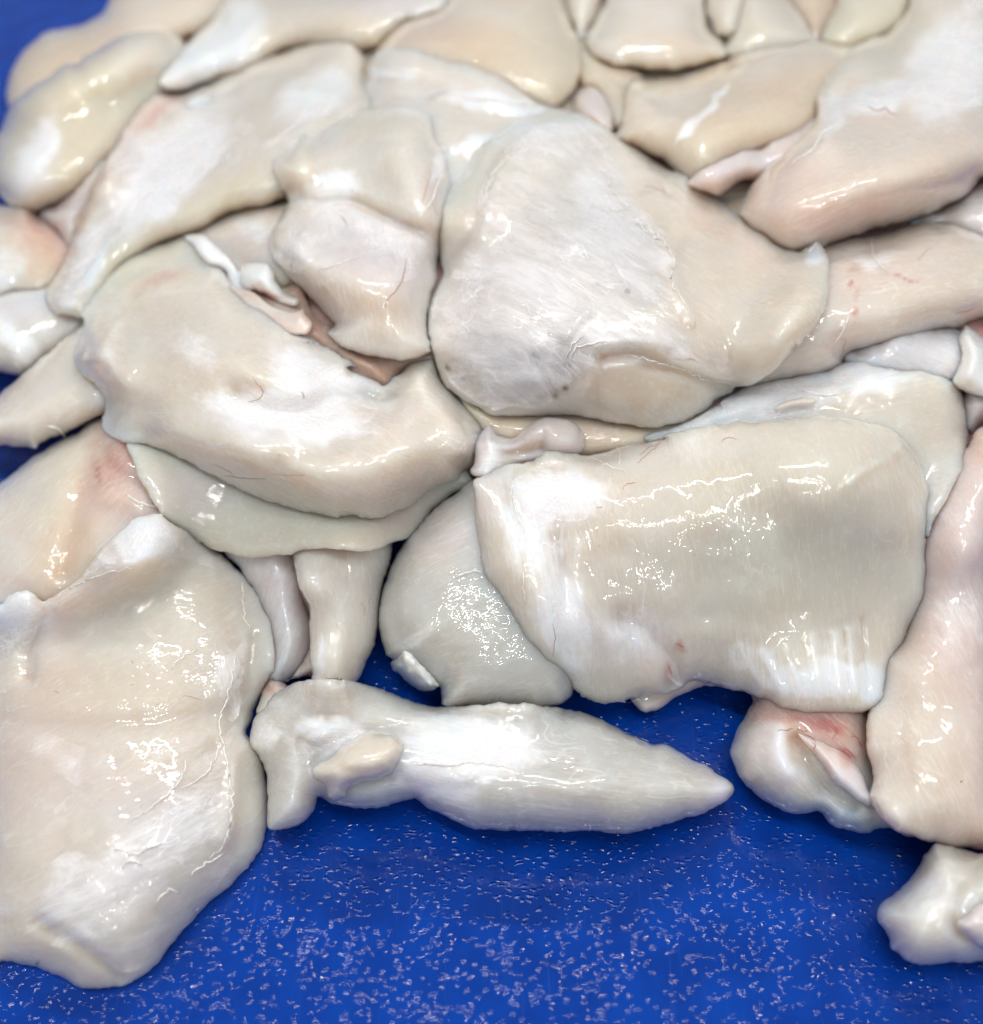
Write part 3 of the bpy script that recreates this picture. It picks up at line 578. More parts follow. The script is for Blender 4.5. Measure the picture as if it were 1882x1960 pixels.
s = piece('mottled grey translucent piece directly beneath the curled fillet', 'D 680,560 695,660 725,750 770,830 845,950 910,1000 1000,1070 1100,1125 1200,1160 1300,1178 1380,1178 1440,1165 1520,1162 1580,1145 1650,1138 E 120,1135 250,1145 360,1140 430,1110 500,1090 560,1050 640,960 740,860 870,770 700,600 200,600 D 1400,560 1000,500',
  R=16, T1=3, T2=11, U=3, color='green', fibre=15, drape=9, lift=1.5, dabs=[('mauve', 'D 1000,850', 90, 60, 0, .5), ('pink', 'E 500,980', 90, 30, -30, .7), ('tan', 'E 300,1090', 110, 20, -10, .4), ('cream', 'D 1500,1140', 130, 12, 0, .5)])
for a, r in [('D 1390,975', 6), ('D 1620,1060', 5), ('D 1060,885', 4)]: bubble(s, a, r)

# ---- the middle
s = piece('round two lobed fillet left of the biggest piece, creased across its waist', 'A 1430,850 1500,800 1600,700 B 0,740 90,700 180,640 290,575 400,555 520,555 630,590 660,650 665,720 710,780 730,860 760,1000 740,1120 720,1220 700,1330 685,1420 680,1500 650,1560 640,1650 630,1740 650,1800 655,1860 E 660,100 560,140 480,150 380,130 280,110 200,80 100,0 A 1760,1700 1650,1590 1560,1500 1480,1420 1420,1330 1415,1260 1440,1190 1500,1090 1510,1040 1470,970',
  R=95, T1=12, T2=15, U=5, color='pale', fibre=80, white=.2, dabs=[('yellow', 'B 350,640', 110, 26, 5, .4), ('green', 'B 400,880', 80, 70, 0, .5), ('f', 'B 150,980', 45, 50, 60, 1.0), ('f', 'B 690,850', 12, 60, 10, .9), ('f', 'B 300,1180', 170, 30, 15, .55), ('mauve', 'B 350,1330', 120, 70, 10, .75), ('tan', 'B 350,1640', 130, 50, 20, .4), ('yellow', 'A 1530,900', 40, 50, 0, .6), ('cream', 'A 1650,1560', 60, 40, 30, .5), ('pink', 'B 660,1020', 20, 80, 10, .5), ('yellow', 'B 400,1120', 70, 10, 15, .6)],
  feats=[('B -60,1400 200,1450 450,1480', 60, 8), ('B 0,850 250,850 500,900', 55, 4), ('A 1500,1060 1640,1060 B 60,1060 220,1050 360,1110 500,1180 640,1230 690,1260', 15, -8), ('B 30,1100 220,1090 380,1160 560,1230', 10, 1.6), ('A 1450,890 1560,960 1650,1040 B 150,960', 18, 1.4), ('B 650,600 640,760 700,800', 12, -1.6), ('B 0,1240 200,1250 330,1380', 14, 1.0), ('B 200,720 300,740 640,730', 9, -.8)])
membrane(s, 'A 1420,1310 1440,1190 1510,1100 1640,1080 B 60,1080 220,1100 420,1180 600,1250 650,1330 560,1460 400,1480 300,1400 200,1380 60,1430 A 1580,1440 1480,1400', fibre=80, white=.85, color='silver')
vein(s, 'B 640,895 645,920 625,990 605,1060', .25, 2); vein(s, 'B 520,1355 515,1400 495,1470 470,1520 430,1560 405,1610', .28, 2); 
vein(s, 'B 170,1130 190,1150 210,1175', .25, 1); vein(s, 'B 650,1060 690,1130', .12, 1); vein(s, 'B 243,985 236,1010', .2, 1); vein(s, 'A 1535,1380 1528,1405 1540,1430', .2, 1)
strand('sinew', s, 'B 60,1420 140,1395 230,1355 270,1340', .25, SINEW, 2); strand('sinew', s, 'B 700,790 690,850 700,900 690,960 640,1080 560,1150', .45, SINEW, 3)
bubble(s, 'B 487,1470', 6)
s = piece('large curled fillet left of centre with a white inner fold and striated side', 'D 385,130 400,60 440,-60 A 420,1650 480,1560 560,1470 640,1380 760,1310 870,1270 1000,1235 1100,1270 1160,1400 1250,1520 1400,1620 1500,1720 1640,1790 1760,1850 D 1882,180 E 200,180 300,230 400,275 450,230 530,170 620,140 664,132 690,210 740,290 830,370 900,440 942,500 940,560 915,640 870,700 820,730 780,770 720,790 660,820 560,890 470,940 380,975 320,980 240,970 140,970 50,955 0,945 D 1610,945 1400,880 1200,790 1050,715 950,660 870,620 790,600 700,580 600,555 545,510 530,470 555,400 545,330 510,270 450,230 410,190',
  R=14, T1=2.6, T2=26, lump=1.5, U=4, jag=1.9, color='cream', fibre=30, white=.08, dabs=[('f', 'D 1650,260', 95, 45, 35, 1.0), ('silver', 'D 1650,230', 90, 30, 35, .7), ('f', 'D 1500,430', 170, 38, 10, 1.0), ('f', 'E 0,350', 150, 34, -10, 1.0), ('silver', 'D 1400,490', 130, 24, 8, .6), ('yellow', 'A 700,1400', 95, 55, -40, .7), ('pink', 'D 1300,850', 220, 40, 25, .45), ('tan', 'D 900,300', 90, 90, 0, .35), ('rose', 'A 860,1455', 44, 12, -20, .5), ('rose', 'A 830,1470', 40, 10, -20, .55), ('pink', 'A 780,1500', 60, 16, -20, .4), ('mauve', 'D 560,480', 22, 30, 0, .8), ('mauve', 'D 560,230', 26, 60, 20, .6), ('f', 'D 1050,90', 70, 45, 35, .55), ('yellow', 'D 1300,700', 160, 30, 22, .35), ('grey', 'A 560,1800', 60, 60, -60, .45), ('pale', 'E 500,420', 100, 60, -20, .6), ('f', 'E 850,560', 40, 50, 0, .4)],
  feats=[('W 210,690 290,780 420,850 560,895 690,910 790,870 860,830', 62, 7), ('W 500,580 590,650 670,710 735,752', 30, -4), ('W 790,715 850,790 880,850', 42, 7), ('W 738,748 705,800 640,850 540,880', 26, -3.5), ('W 250,600 330,560 420,580', 40, 4), ('A 560,1800 660,1640 860,1540 1100,1510 1350,1600', 30, 3.0), ('A 620,1520 800,1470 1050,1430', 26, -3.2), ('D 1250,330 1500,390 1700,400 E 60,380 260,330 400,275', 26, -5.0), ('D 1200,120 1400,250 1600,330', 30, 3.0), ('D 1250,560 1500,640 1800,640 E 200,560 400,500 560,520', 50, 4.0), ('E 460,330 560,360 640,480 640,640', 36, -2.2), ('D 560,200 600,350 580,480', 18, -2.0), ('D 420,160 500,200 560,280', 14, -1.5), ('D 650,560 900,540 1150,620', 16, .8), ('E 660,780 800,640 860,540', 13, 1.2), ('A 700,1540 560,1720 500,1840', 8, -1.0)])
membrane(s, 'D 1150,380 1300,350 1450,330 1560,300 1500,160 1480,0 A 1600,1720 D 1620,0 1760,110 1870,180 E 250,215 395,280 280,360 380,400 330,470 200,520 100,555 D 1700,570 1500,560 1350,520 1220,450', fibre=25, white=1.05)
vein(s, 'D 1330,235 1345,270 1375,290 1380,320 1350,350 1300,358', .25, 2); vein(s, 'D 1580,308 1597,330 1595,348', .22, 1); 
strand('thread', s, 'D 1180,750 1260,762 1330,765 1400,765', .2, HAIR, 1); strand('thread', s, 'D 1430,745 1520,750 1605,748', .12, HAIR, 1); strand('thread', s, 'D 1110,692 1180,715 1240,760', .12, HAIR, 1)
for a, r in [('D 1245,685', 7), ('D 1268,712', 7), ('D 1298,712', 6), ('D 1240,712', 4), ('D 1580,522', 6), ('D 1608,520', 4), ('A 1352,1693', 6), ('D 1390,85', 5), ('A 1380,1772', 4), ('E 395,650', 5), ('D 1095,430', 4)]: bubble(s, a, r)
st = part('tendon_strap', s, 'A 960,1240 1060,1225 1110,1260 1190,1340 1260,1420 1290,1490 1330,1540 1280,1545 1220,1500 1170,1420 1060,1360 1010,1290', R=12, T1=3.5, T2=2, U=.5, color='white', fibre=40, sp=5, drape=2, white=.9, label='bright white strap of tendon')
# the knob of gristle in the crease
s = piece('small shiny white knob of gristle in the central crease', 'A 1255,1465 1275,1400 1330,1378 1400,1385 1440,1430 1450,1480 1500,1530 1560,1560 1560,1600 1480,1600 1420,1560 1340,1530 1280,1520', R=42, T1=8, T2=3, U=2, color='white', sp=4, lump=.4, dabs=[('pink', 'A 1400,1545', 50, 14, 20, .7), ('rose', 'A 1470,1580', 30, 8, 20, .7), ('cream', 'A 1530,1560', 30, 16, 30, .6)], feats=[('A 1330,1520 1420,1510 1500,1540', 8, -1.5)])
vein(s, 'A 1320,1495 1345,1520 1375,1545 1420,1560', .35, 1)
s = piece('thin translucent lip of skin folded along the central crease', 'A 1200,1500 1260,1510 1340,1540 1400,1590 1460,1625 1530,1635 1590,1625 1600,1650 1640,1700 1600,1760 1500,1740 1400,1660 1290,1600', R=8, T1=1.2, T2=.5, U=.2, color='pink', sp=5, lump=.5, dabs=[('pale', 'A 1450,1640', 70, 14, 20, .8)])

# ---- joining scraps between the two large right-hand fillets
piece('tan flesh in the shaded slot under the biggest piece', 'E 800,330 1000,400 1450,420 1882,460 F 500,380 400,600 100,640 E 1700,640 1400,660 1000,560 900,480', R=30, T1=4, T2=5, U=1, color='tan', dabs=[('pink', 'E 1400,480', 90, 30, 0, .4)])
s = piece('worm like pale ridge of flesh joining the curled and right hand fillets', 'E 890,560 960,480 1000,540 1080,545 1140,500 1200,462 1290,445 1380,465 1440,510 1455,570 1430,640 1250,700 1080,720 940,760 860,740 870,680', R=38, T1=6, T2=4, U=2, color='mauve', sp=5, white=.2, dabs=[('pale', 'E 1300,530', 60, 30, 0, .7), ('tan', 'E 1140,640', 50, 12, -10, .7), ('f', 'E 1000,600', 30, 60, 20, .6)],
  feats=[('E 960,560 1060,575 1150,530 1260,480', 12, 2.2), ('E 1040,630 1130,620 1230,605', 10, -2.8), ('E 1240,520 1240,600', 10, -1.2)])

# ---- the right-hand fillets
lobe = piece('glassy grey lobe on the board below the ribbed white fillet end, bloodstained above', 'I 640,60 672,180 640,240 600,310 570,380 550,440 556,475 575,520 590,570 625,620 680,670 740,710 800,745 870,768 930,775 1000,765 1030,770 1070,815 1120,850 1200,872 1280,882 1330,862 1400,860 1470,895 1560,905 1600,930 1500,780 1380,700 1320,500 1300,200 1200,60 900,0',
  R=75, T1=13, T2=9, U=7, color='grey', fibre=45, dabs=[('rose', 'I 860,290', 70, 24, 15, .9), ('rose', 'I 1080,330', 75, 55, 30, .95), ('pink', 'I 1000,240', 150, 45, 10, .9), ('red', 'I 1180,470', 22, 8, 35, 1.0), ('red', 'I 1110,300', 22, 24, 0, .9), ('red', 'I 880,290', 40, 9, 10, .55), ('rose', 'I 1120,260', 70, 40, 0, .9), ('red', 'I 1240,400', 5, 12, -15, 1.0), ('silver', 'I 820,460', 24, 60, -15, .9), ('tan', 'I 980,470', 24, 90, -30, .6), ('boardblue', 'I 1180,830', 70, 26, 20, .75), ('boardblue', 'I 900,740', 60, 16, 20, .35), ('rose', 'I 760,220', 50, 40, 0, .6), ('red', 'I 1000,290', 60, 9, 20, .5), ('mauve', 'I 700,420', 40, 50, 0, .6), ('pink', 'I 1260,330', 30, 70, 0, .6)],  # blue dabs paint in the board seen through thin flesh
  feats=[('I 820,350 810,450 860,560', 20, 3.5), ('I 900,380 960,520 1060,660 1200,740', 15, -4.0), ('I 1000,690 1050,780', 18, -2.5), ('I 1290,300 1310,500 1330,700', 16, -3.0), ('I 700,350 660,480 720,600', 30, 1.5)])
s = piece('large pinkish fillet filling the lower right edge, its foot on the board', 'F 2050,430 1900,480 1840,520 1790,620 1700,760 1560,950 1500,1300 1440,1600 I 1330,-60 1320,120 1270,260 1270,420 1300,560 1290,700 1330,780 1420,860 1520,900 1620,930 1700,960 1800,965 1882,975 2050,990',
  R=100, T1=16, T2=16, U=8, color='pink', fibre=70, white=.1, lump=1.4, dabs=[('cream', 'I 1500,550', 150, 220, 0, .8), ('cream', 'I 1450,200', 80, 110, 0, .5), ('pink', 'F 1800,800', 110, 130, 0, .8), ('mauve', 'F 1750,1250', 130, 200, 0, .55), ('rose', 'F 1860,600', 60, 40, 0, .35), ('f', 'F 1750,1500', 70, 120, 0, .4)],
  feats=[])
for a, r in [('F 1720,1262', 6), ('F 1735,1195', 3), ('F 1790,1480', 6), ('F 1870,1330', 6), ('F 1640,1680', 5), ('I 1350,425', 4)]: bubble(s, a, r)
strand('thread', s, 'I 1762,612 1768,608 1773,604', .5, HAIR, 0)
part('flesh_flap', lobe, 'I 905,350 960,370 1040,400 1130,450 1200,500 1250,570 1280,640 1300,700 1290,732 1240,715 1180,670 1100,610 1060,560 1010,490 950,420', R=20, T1=4.5, T2=2, U=.5, color='mauve', sp=4.5, lump=.6, exact=True, fibre=45, label='pale violet flap ending in a point', dabs=[('pink', 'I 1080,440', 50, 24, 30, .8), ('rose', 'I 1180,480', 20, 12, 30, .6), ('silver', 'I 1190,610', 50, 24, 45, .7)])
for v in ['I 805,338 850,340 880,325', 'I 905,330 935,345 960,342', 'I 940,360 975,375 1000,400', 'I 985,405 1000,420 985,440', 'I 1190,370 1215,375 1230,400 1245,430', 'I 1090,380 1115,350 1100,320', 'I 1150,430 1190,460 1210,500']: vein(lobe, v, .28, 2)
s = piece('knobbly pale piece alone at the bottom right on blue board', 'I 1640,930 1600,965 1560,1000 1540,1050 1500,1100 1465,1150 1410,1200 1350,1250 1322,1300 1325,1340 1350,1375 1385,1430 1395,1485 1440,1510 1480,1545 1550,1572 1620,1565 1720,1555 1820,1562 1882,1555 2050,1560 2050,930 1882,985 1760,960',
  R=95, T1=15, T2=9, U=8, color='pale', fibre=-30, lump=2.0, white=.1, dabs=[('f', 'I 1600,1180', 60, 60, 0, .6), ('grey', 'I 1600,1480', 130, 40, 0, .5), ('green', 'I 1750,1100', 60, 40, 0, .4)], feats=[('I 1440,1200 1560,1230 1700,1260', 18, 1.5), ('I 1760,1150 1720,1330 1780,1440', 12, -2.5), ('I 1500,1120 1560,1100 1640,1160', 14, -1.2)])
part('flesh_flap', s, 'I 1745,1340 1790,1310 1850,1260 1900,1230 2040,1200 2040,1500 1900,1490 1840,1460 1780,1420 1750,1380', R=30, T1=6, T2=2, U=.5, color='mauve', sp=6, exact=True, label='smooth violet grey flap')

s = piece('long tapered white fillet lying alone along the front of the heap', 'G 1310,380 1325,300 1360,230 1420,160 1480,120 1540,92 1620,70 1700,65 1800,68 H 90,65 200,72 300,92 380,120 440,142 540,180 620,205 700,215 800,207 900,200 1000,195 1120,196 1230,205 1330,218 1450,245 1540,280 1620,325 1700,360 1800,400 I 60,370 140,405 210,405 280,440 360,490 430,520 490,560 550,600 580,645 565,680 530,710 470,745 400,775 300,805 200,840 100,865 H 1750,872 1640,882 1500,872 1350,875 1180,868 1060,862 960,858 860,855 790,825 720,790 650,755 600,730 560,705 500,712 430,735 350,748 270,752 190,740 120,720 60,690 50,720 40,760 G 1640,775 1600,820 1560,845 1500,858 1450,860 1410,850 1402,780 1405,690 1400,600 1385,520 1350,460 1320,430',
  R=100, T1=17, T2=8, U=9, color='grey', jag=1.6, fibre=8, white=.22, sp=5.5, lump=.8, dabs=[('f', 'H 850,420', 150, 60, 5, 1.0), ('f', 'H 700,620', 90, 45, 25, 1.0), ('silver', 'H 800,480', 170, 60, 5, .6), ('f', 'G 1750,350', 70, 30, 10, .9), ('f', 'G 1390,380', 30, 50, 0, .7), ('grey', 'G 1540,700', 50, 60, 0, .6), ('coolshade', 'H 1350,450', 330, 150, 8, .75), ('coolshade', 'G 1500,300', 90, 120, 0, .4), ('silver', 'I 530,620', 20, 40, 20, .9), ('f', 'H 1300,740', 160, 30, 5, .35), ('cream', 'H 250,300', 90, 40, 0, .3), ('mauve', 'I 480,620', 26, 36, 0, .5)],  # grey-blue dabs paint in the cool light along the front
  feats=[('G 1600,420 1620,520 1650,640 1655,720', 20, -4.5), ('G 1640,380 1720,330 H 0,310 160,320', 18, 3.0), ('H 40,450 200,380 420,320 560,330', 16, -3.2), ('H 60,660 250,640 450,600 560,660 570,700', 18, -3.5), ('H 560,660 700,600 850,590', 12, 1.3), ('H 640,740 760,640 860,600', 8, .8), ('I 440,520 460,600 420,720', 16, -1.5), ('H 0,160 200,140 350,200 600,280', 18, 1.0), ('H 580,560 800,520 1100,560 1400,640 1600,600', 26, 1.4)])
membrane(s, 'H 450,560 560,430 640,320 760,290 960,330 1200,380 1300,480 1200,560 1000,600 860,660 760,700 640,720 560,680 480,640', fibre=5, white=.95)
membrane(s, 'G 1570,560 1560,420 1620,330 1750,300 H 60,310 250,330 400,350 300,380 120,470 40,520', fibre=15, white=.9, edge_px=30)
f1 = part('flesh_flap', s, 'H 25,545 60,510 130,470 210,405 300,345 400,342 470,362 505,410 500,450 470,510 440,560 370,590 290,610 210,645 205,685 150,706 105,692 95,640 60,605 35,590', R=32, T1=6.5, T2=2.5, U=.5, color='cream', sp=4.5, lump=.5, exact=True, fibre=-25, label='rounded cream flap folded over near the left end', dabs=[('mauve', 'H 130,650', 36, 30, 0, .5)], feats=[('H 180,540 300,560 400,540', 10, -.8)])
part('pink_nub', s, 'G 1345,250 1360,180 1385,110 1420,65 1460,70 1500,100 1505,130 1470,150 1430,200 1400,250', R=24, T1=5, T2=2, U=1, color='pink', sp=4, exact=True, label='small pink nub at the left end', dabs=[('rose', 'G 1400,120', 16, 12, 0, .7), ('cream', 'G 1380,210', 18, 26, 0, .8)])
for a, r in [('H 1060,345', 17), ('H 1410,415', 8), ('H 1178,405', 5), ('H 1228,420', 4), ('H 1790,440', 6), ('G 1475,408', 6), ('G 1608,350', 7), ('G 1580,378', 6), ('G 1510,298', 4), ('I 437,590', 9), ('H 430,415', 8), ('I 250,572', 4), ('H 1065,340', 7)]: bubble(s, a, r)
strand('sinew', s, 'H 520,525 640,515 760,520 860,505 980,520 1090,545', .3, SINEW, 2)

s = piece('big translucent fillet at lower left spread with a wrinkled white membrane', 'D -160,1440 0,1425 50,1375 120,1352 180,1370 225,1415 260,1400 330,1350 400,1300 450,1250 500,1175 560,1110 630,1040 700,985 760,955 830,945 880,975 960,1030 1060,1095 1160,1160 1240,1230 1300,1300 1360,1390 1405,1490 1435,1600 1440,1720 1432,1830 G 1430,40 1390,120 1350,210 1320,290 1300,350 1340,420 1370,480 1390,560 1405,680 1402,800 1385,920 1340,1010 1270,1095 1180,1180 1080,1270 1010,1340 940,1420 880,1490 840,1545 790,1590 740,1630 670,1672 600,1690 500,1695 420,1690 340,1650 260,1610 180,1580 80,1560 0,1553 -160,1555',
  R=12, T1=2.2, T2=28, U=4, color='cream', fibre=-28, white=.12, sp=6, lift=1, dabs=[('f', 'D 750,1080', 90, 45, 20, .9), ('silver', 'D 720,1100', 70, 34, -30, .7), ('pink', 'D 330,1420', 130, 30, -25, .55), ('f', 'D 60,1480', 80, 60, 20, .85), ('pink', 'D 200,1500', 20, 70, 15, .5), ('green', 'D 850,1400', 130, 60, 0, .5), ('green', 'D 400,1750', 130, 90, 0, .25), ('tan', 'G 400,140', 220, 70, 0, .5), ('pink', 'G 150,500', 140, 150, 0, .45), ('pink', 'D 300,1600', 60, 120, 0, .4), ('mauve', 'G 700,700', 110, 60, 0, .4), ('grey', 'G 540,1380', 45, 20, 20, .6), ('mauve', 'G 730,1140', 70, 40, 0, .5), ('tan', 'G 300,1480', 130, 26, 22, .45), ('pink', 'G 600,1640', 110, 16, 0, .4), ('f', 'D 1300,1250', 60, 10, 50, .4), ('dark', 'G 190,1546', 3.5, 3.5, 0, 1.5), ('mauve', 'G 750,1300', 14, 6, 0, .7)],
  feats=[('D 240,1400 230,1500 160,1650 150,1800', 16, -3.0), ('D 300,1420 500,1270 700,1210 800,1180', 14, 1.5), ('D 520,1180 560,1230', 6, 1), ('D 610,1120 650,1200', 6, 1), ('D 690,1080 730,1150', 6, 1), ('G 1300,340 1230,500 1220,700 1180,900', 18, 2.2), ('G 0,280 300,310 700,300 1000,260 1250,240', 22, -1.6), ('G 1250,30 1160,250 1180,450', 14, 1.6), ('G 200,1350 420,1480 620,1620', 16, -2.0), ('D 1200,1720 1130,1882', 18, 1.8), ('D 1330,1600 1290,1882', 14, -1.5)])
membrane(s, 'G 1160,380 1200,330 1250,320 1245,500 1240,750 1220,900 1180,980 1250,1000 1160,1130 1010,1280 930,1410 840,1500 760,1590 660,1625 560,1570 450,1520 300,1470 120,1400 -60,1330 -150,1180 0,1210 100,1180 300,1000 420,930 560,850 700,760 860,650 960,520', fibre=-20, white=1.1, dabs=[('nf', 'G 560,1380', 55, 22, 25, .5), ('nf', 'G 700,1130', 60, 30, 0, .35)])
membrane(s, 'G 150,330 350,380 520,430 700,370 900,300 1050,280 1160,330 1160,420 1000,520 850,640 640,620 500,700 400,640 300,560 100,420', fibre=-22, white=.75)
membrane(s, 'D 1110,1882 1100,1800 1160,1700 1220,1640 1290,1560 1320,1520 1325,1620 1300,1750 1290,1882 G 1290,60 1260,250 1200,300 1150,180 1110,80', fibre=80, white=1.05, edge_px=22)
membrane(s, 'D 440,1280 500,1180 620,1060 740,970 830,955 900,1010 1100,1160 1200,1260 1260,1340 1100,1240 900,1180 750,1190 600,1220', fibre=70, white=.9)
membrane(s, 'D -150,1460 0,1440 100,1370 190,1400 230,1450 180,1600 140,1750 80,1882 -150,1882', fibre=20, white=.85)
for p in ['G 1240,-60 1215,60 1190,180 1160,270 1155,350 1180,440 1200,560 1220,680 1210,800 1185,930 1100,1010', 'G 980,470 960,560 900,650 800,740 700,800 660,830', 'D 1275,1300 1272,1420 1290,1500 1310,1550', 'G 1160,420 1080,560 960,640', 'G 600,960 700,990 760,960 850,930', 'D 300,1385 420,1310 560,1260 700,1230', 'G 640,1060 680,1030 740,1040', 'G 820,1250 880,1180 940,1190', 'G 1000,1100 1080,1040 1180,980', 'D 900,1760 960,1700 1030,1660']: strand('sinew', s, p, .28, SINEW, 4)
for a, r in [('D 398,1560', 6), ('D 525,1615', 4), ('D 742,1402', 3), ('D 1225,1555', 8), ('D 1097,1562', 7), ('D 1205,1490', 6), ('D 1195,1705', 9), ('D 1265,1745', 5), ('D 1040,1445', 5), ('D 935,1680', 4), ('D 460,1777', 4), ('D 1170,1635', 6), ('G 545,435', 6), ('G 655,465', 5), ('G 705,365', 7), ('G 1115,180', 6), ('G 1113,205', 5), ('G 800,135', 5), ('G 1150,250', 4), ('D 640,1745', 4), ('G 1070,340', 5)]: bubble(s, a, r)
for a in ['G 285,135 310,142', 'G 685,105 705,95', 'G 960,160 985,160 1060,180', 'D 690,1720 700,1735']: strand('thread', s, a, .15, HAIR, 1)

s = piece('rear lobe with a white creased top behind the ribbed fillet', 'F 100,560 280,490 400,430 480,380 560,320 700,265 840,235 950,215 1060,195 1120,160 1180,150 1260,158 1400,185 1520,195 1620,215 1710,245 1765,300 1795,380 1803,480 1800,570 1785,670 1745,770 1690,870 1640,960 1610,1040 1590,1080 1450,1100 900,900 500,700',
  R=20, T1=3, T2=22, U=4, color='cream', fibre=-12, white=.1, dabs=[('f', 'F 600,400', 210, 50, -12, 1.0), ('white', 'F 600,400', 170, 34, -12, .5), ('f', 'F 1150,230', 150, 28, 5, .9), ('green', 'F 1500,450', 120, 80, 30, .45), ('pale', 'F 1250,330', 90, 30, 0, .5), ('pink', 'F 1680,850', 50, 50, 0, .5), ('mauve', 'F 1250,170', 60, 14, 5, .5)],
  feats=[('F 780,400 860,360 960,345 1000,360', 8, 1.8), ('F 1180,380 1220,310 1320,270 1420,300', 14, 1.8), ('F 300,500 500,430 700,350 900,290 1100,310', 12, 1.3), ('F 500,480 800,430 1000,400 1200,420', 14, -2.0), ('F 900,280 1150,240 1350,200', 9, -1.2), ('F 1100,240 1300,220', 6, 1.2)])
membrane(s, 'F 150,560 280,480 400,430 560,330 800,260 1050,210 1300,200 1450,240 1300,290 1180,340 1150,430 1000,440 700,470 450,500', fibre=-12, white=1.1)
part('tendon_fold', s, 'F 785,405 810,375 870,350 950,338 1000,345 1005,365 960,380 880,385 820,405', R=10, T1=2.5, T2=.6, U=.3, color='pale', sp=3.5, exact=True, fibre=-15, lump=.3)
strand('sinew', s, 'F 880,285 960,310 1060,325 1140,315', .35, SINEW, 2)
for a, r in [('F 1750,435', 7), ('F 1565,635', 7), ('F 1648,665', 6), ('F 1520,400', 3)]: bubble(s, a, r)
piece('little pale flap poking out under the right hand fillet over dark blue board', 'I -60,60 20,170 60,215 95,245 140,238 200,210 260,170 330,140 400,110 430,105 640,140 600,60 400,0 200,-40', R=16, T1=3, T2=3, U=2, color='pink', sp=5, lift=4, dabs=[('pale', 'I 110,200', 50, 24, -20, .8), ('rose', 'I 270,90', 30, 8, -30, .8), ('mauve', 'I 350,70', 40, 20, 0, .6)])
s = piece('big square ended fillet right of centre with a ribbed white lower corner', 'E 873,775 930,745 1000,715 1070,695 1150,680 1220,650 1240,615 1320,620 1420,640 1500,640 1600,610 1700,585 1882,555 F 120,555 260,520 400,485 560,470 700,460 850,450 1000,440 1150,440 1250,460 1330,470 1400,500 1470,555 1530,650 1570,750 1592,850 1600,950 1592,1100 1588,1250 1575,1370 1540,1480 1480,1590 1420,1700 1385,1790 1380,1882 I 1385,60 1388,150 1350,200 1290,235 1200,245 1090,252 980,252 880,235 810,215 760,185 700,160 620,138 520,115 430,95 350,85 300,105 230,140 170,150 90,155 0,190 H 1760,170 1700,190 1620,192 1560,203 1480,180 1420,140 1390,110 1350,60 1310,15 E 1310,1780 1250,1720 1180,1650 1120,1570 1060,1470 1000,1380 940,1300 918,1240 905,1150 895,1040 880,940 875,860',
  R=12, T1=2.2, T2=32, U=4, color='cream', fibre=80, sp=6, lift=3, drape=9, flat=.4, lump=.8, white=.06, jag=1.9, dabs=[('green', 'F 850,1050', 270, 230, 0, .7), ('f', 'E 1300,850', 110, 60, 0, .95), ('f', 'E 1180,1050', 60, 120, -10, .8), ('f', 'E 1330,1500', 60, 130, -20, .8), ('mauve', 'E 1330,1400', 50, 110, -10, .45), ('f', 'F 1120,1790', 110, 40, 5, .9), ('f', 'F 1110,1640', 60, 50, 0, .45), ('f', 'I 1050,90', 150, 40, 3, 1.0), ('white', 'I 1300,110', 50, 45, 0, .8), ('f', 'F 700,1720', 70, 50, 30, .6), ('mauve', 'F 50,1650', 90, 60, 0, .6), ('f', 'F 30,1600', 80, 60, 0, .6), ('pink', 'F 200,1750', 50, 60, 20, .4), ('mauve', 'E 960,850', 45, 80, 0, .5), ('pale', 'F 250,620', 170, 40, -10, .5), ('f', 'F 350,560', 40, 60, 0, .4), ('rose', 'F 240,1760', 8, 22, 10, .6), ('rose', 'F 290,1645', 16, 5, 20, .9), ('cream', 'I 1000,220', 170, 10, 2, .8)],
  feats=[('F 985,1600 1010,1740 1035,1882', 9, 1.3), ('F 1110,1580 1118,1740 1130,1882', 8, 1.4), ('F 1180,1560 1192,1720 1210,1882', 7, 1.4), ('F 1065,1600 1085,1800', 5, -1.4), ('F 1152,1580 1164,1740 1180,1882', 4, -1.6), ('F 1240,1500 1255,1700 1270,1882', 7, -1.2), ('F 845,1660 895,1780 930,1882', 9, 1.4), ('F 720,1680 780,1790 830,1882', 8, 1.1), ('F 600,1640 660,1750 720,1860', 8, .9), ('F 870,1680 910,1780 940,1860', 4, -1.0),
   ('E 1100,720 1080,860 1150,1020 1160,1200', 16, -1.6), ('E 1300,1100 1360,1300 1340,1500 1380,1700', 22, -2.4), ('E 1420,1130 1400,1280 1500,1450 1600,1600', 18, 1.6), ('F 0,1500 120,1560 250,1720 260,1850', 20, -3.0), ('F 1330,480 1450,560 1400,640 1250,720 1180,790', 10, 1.6), ('F 1400,640 1500,750 1580,900', 14, -1.2), ('E 1450,1080 1640,1020 1860,1090 F 300,1000 700,830 850,800 950,900 1280,1080 1560,960', 40, 0.7), ('F 100,700 300,650 600,640', 30, -1.0)])
membrane(s, 'E 1070,780 1110,730 1200,690 1300,665 1450,700 1550,760 1560,850 1500,950 1440,1010 1300,1000 1180,1060 1140,1180 1200,1350 1100,1280 1080,1050 1070,900', fibre=10, white=1.15)
membrane(s, 'E 1300,1300 1420,1360 1600,1560 1700,1700 F 100,1560 250,1700 300,1850 I 200,60 100,120 H 1600,150 1480,120 E 1440,1870 1340,1740 1290,1600 1280,1450', fibre=50, white=.75)
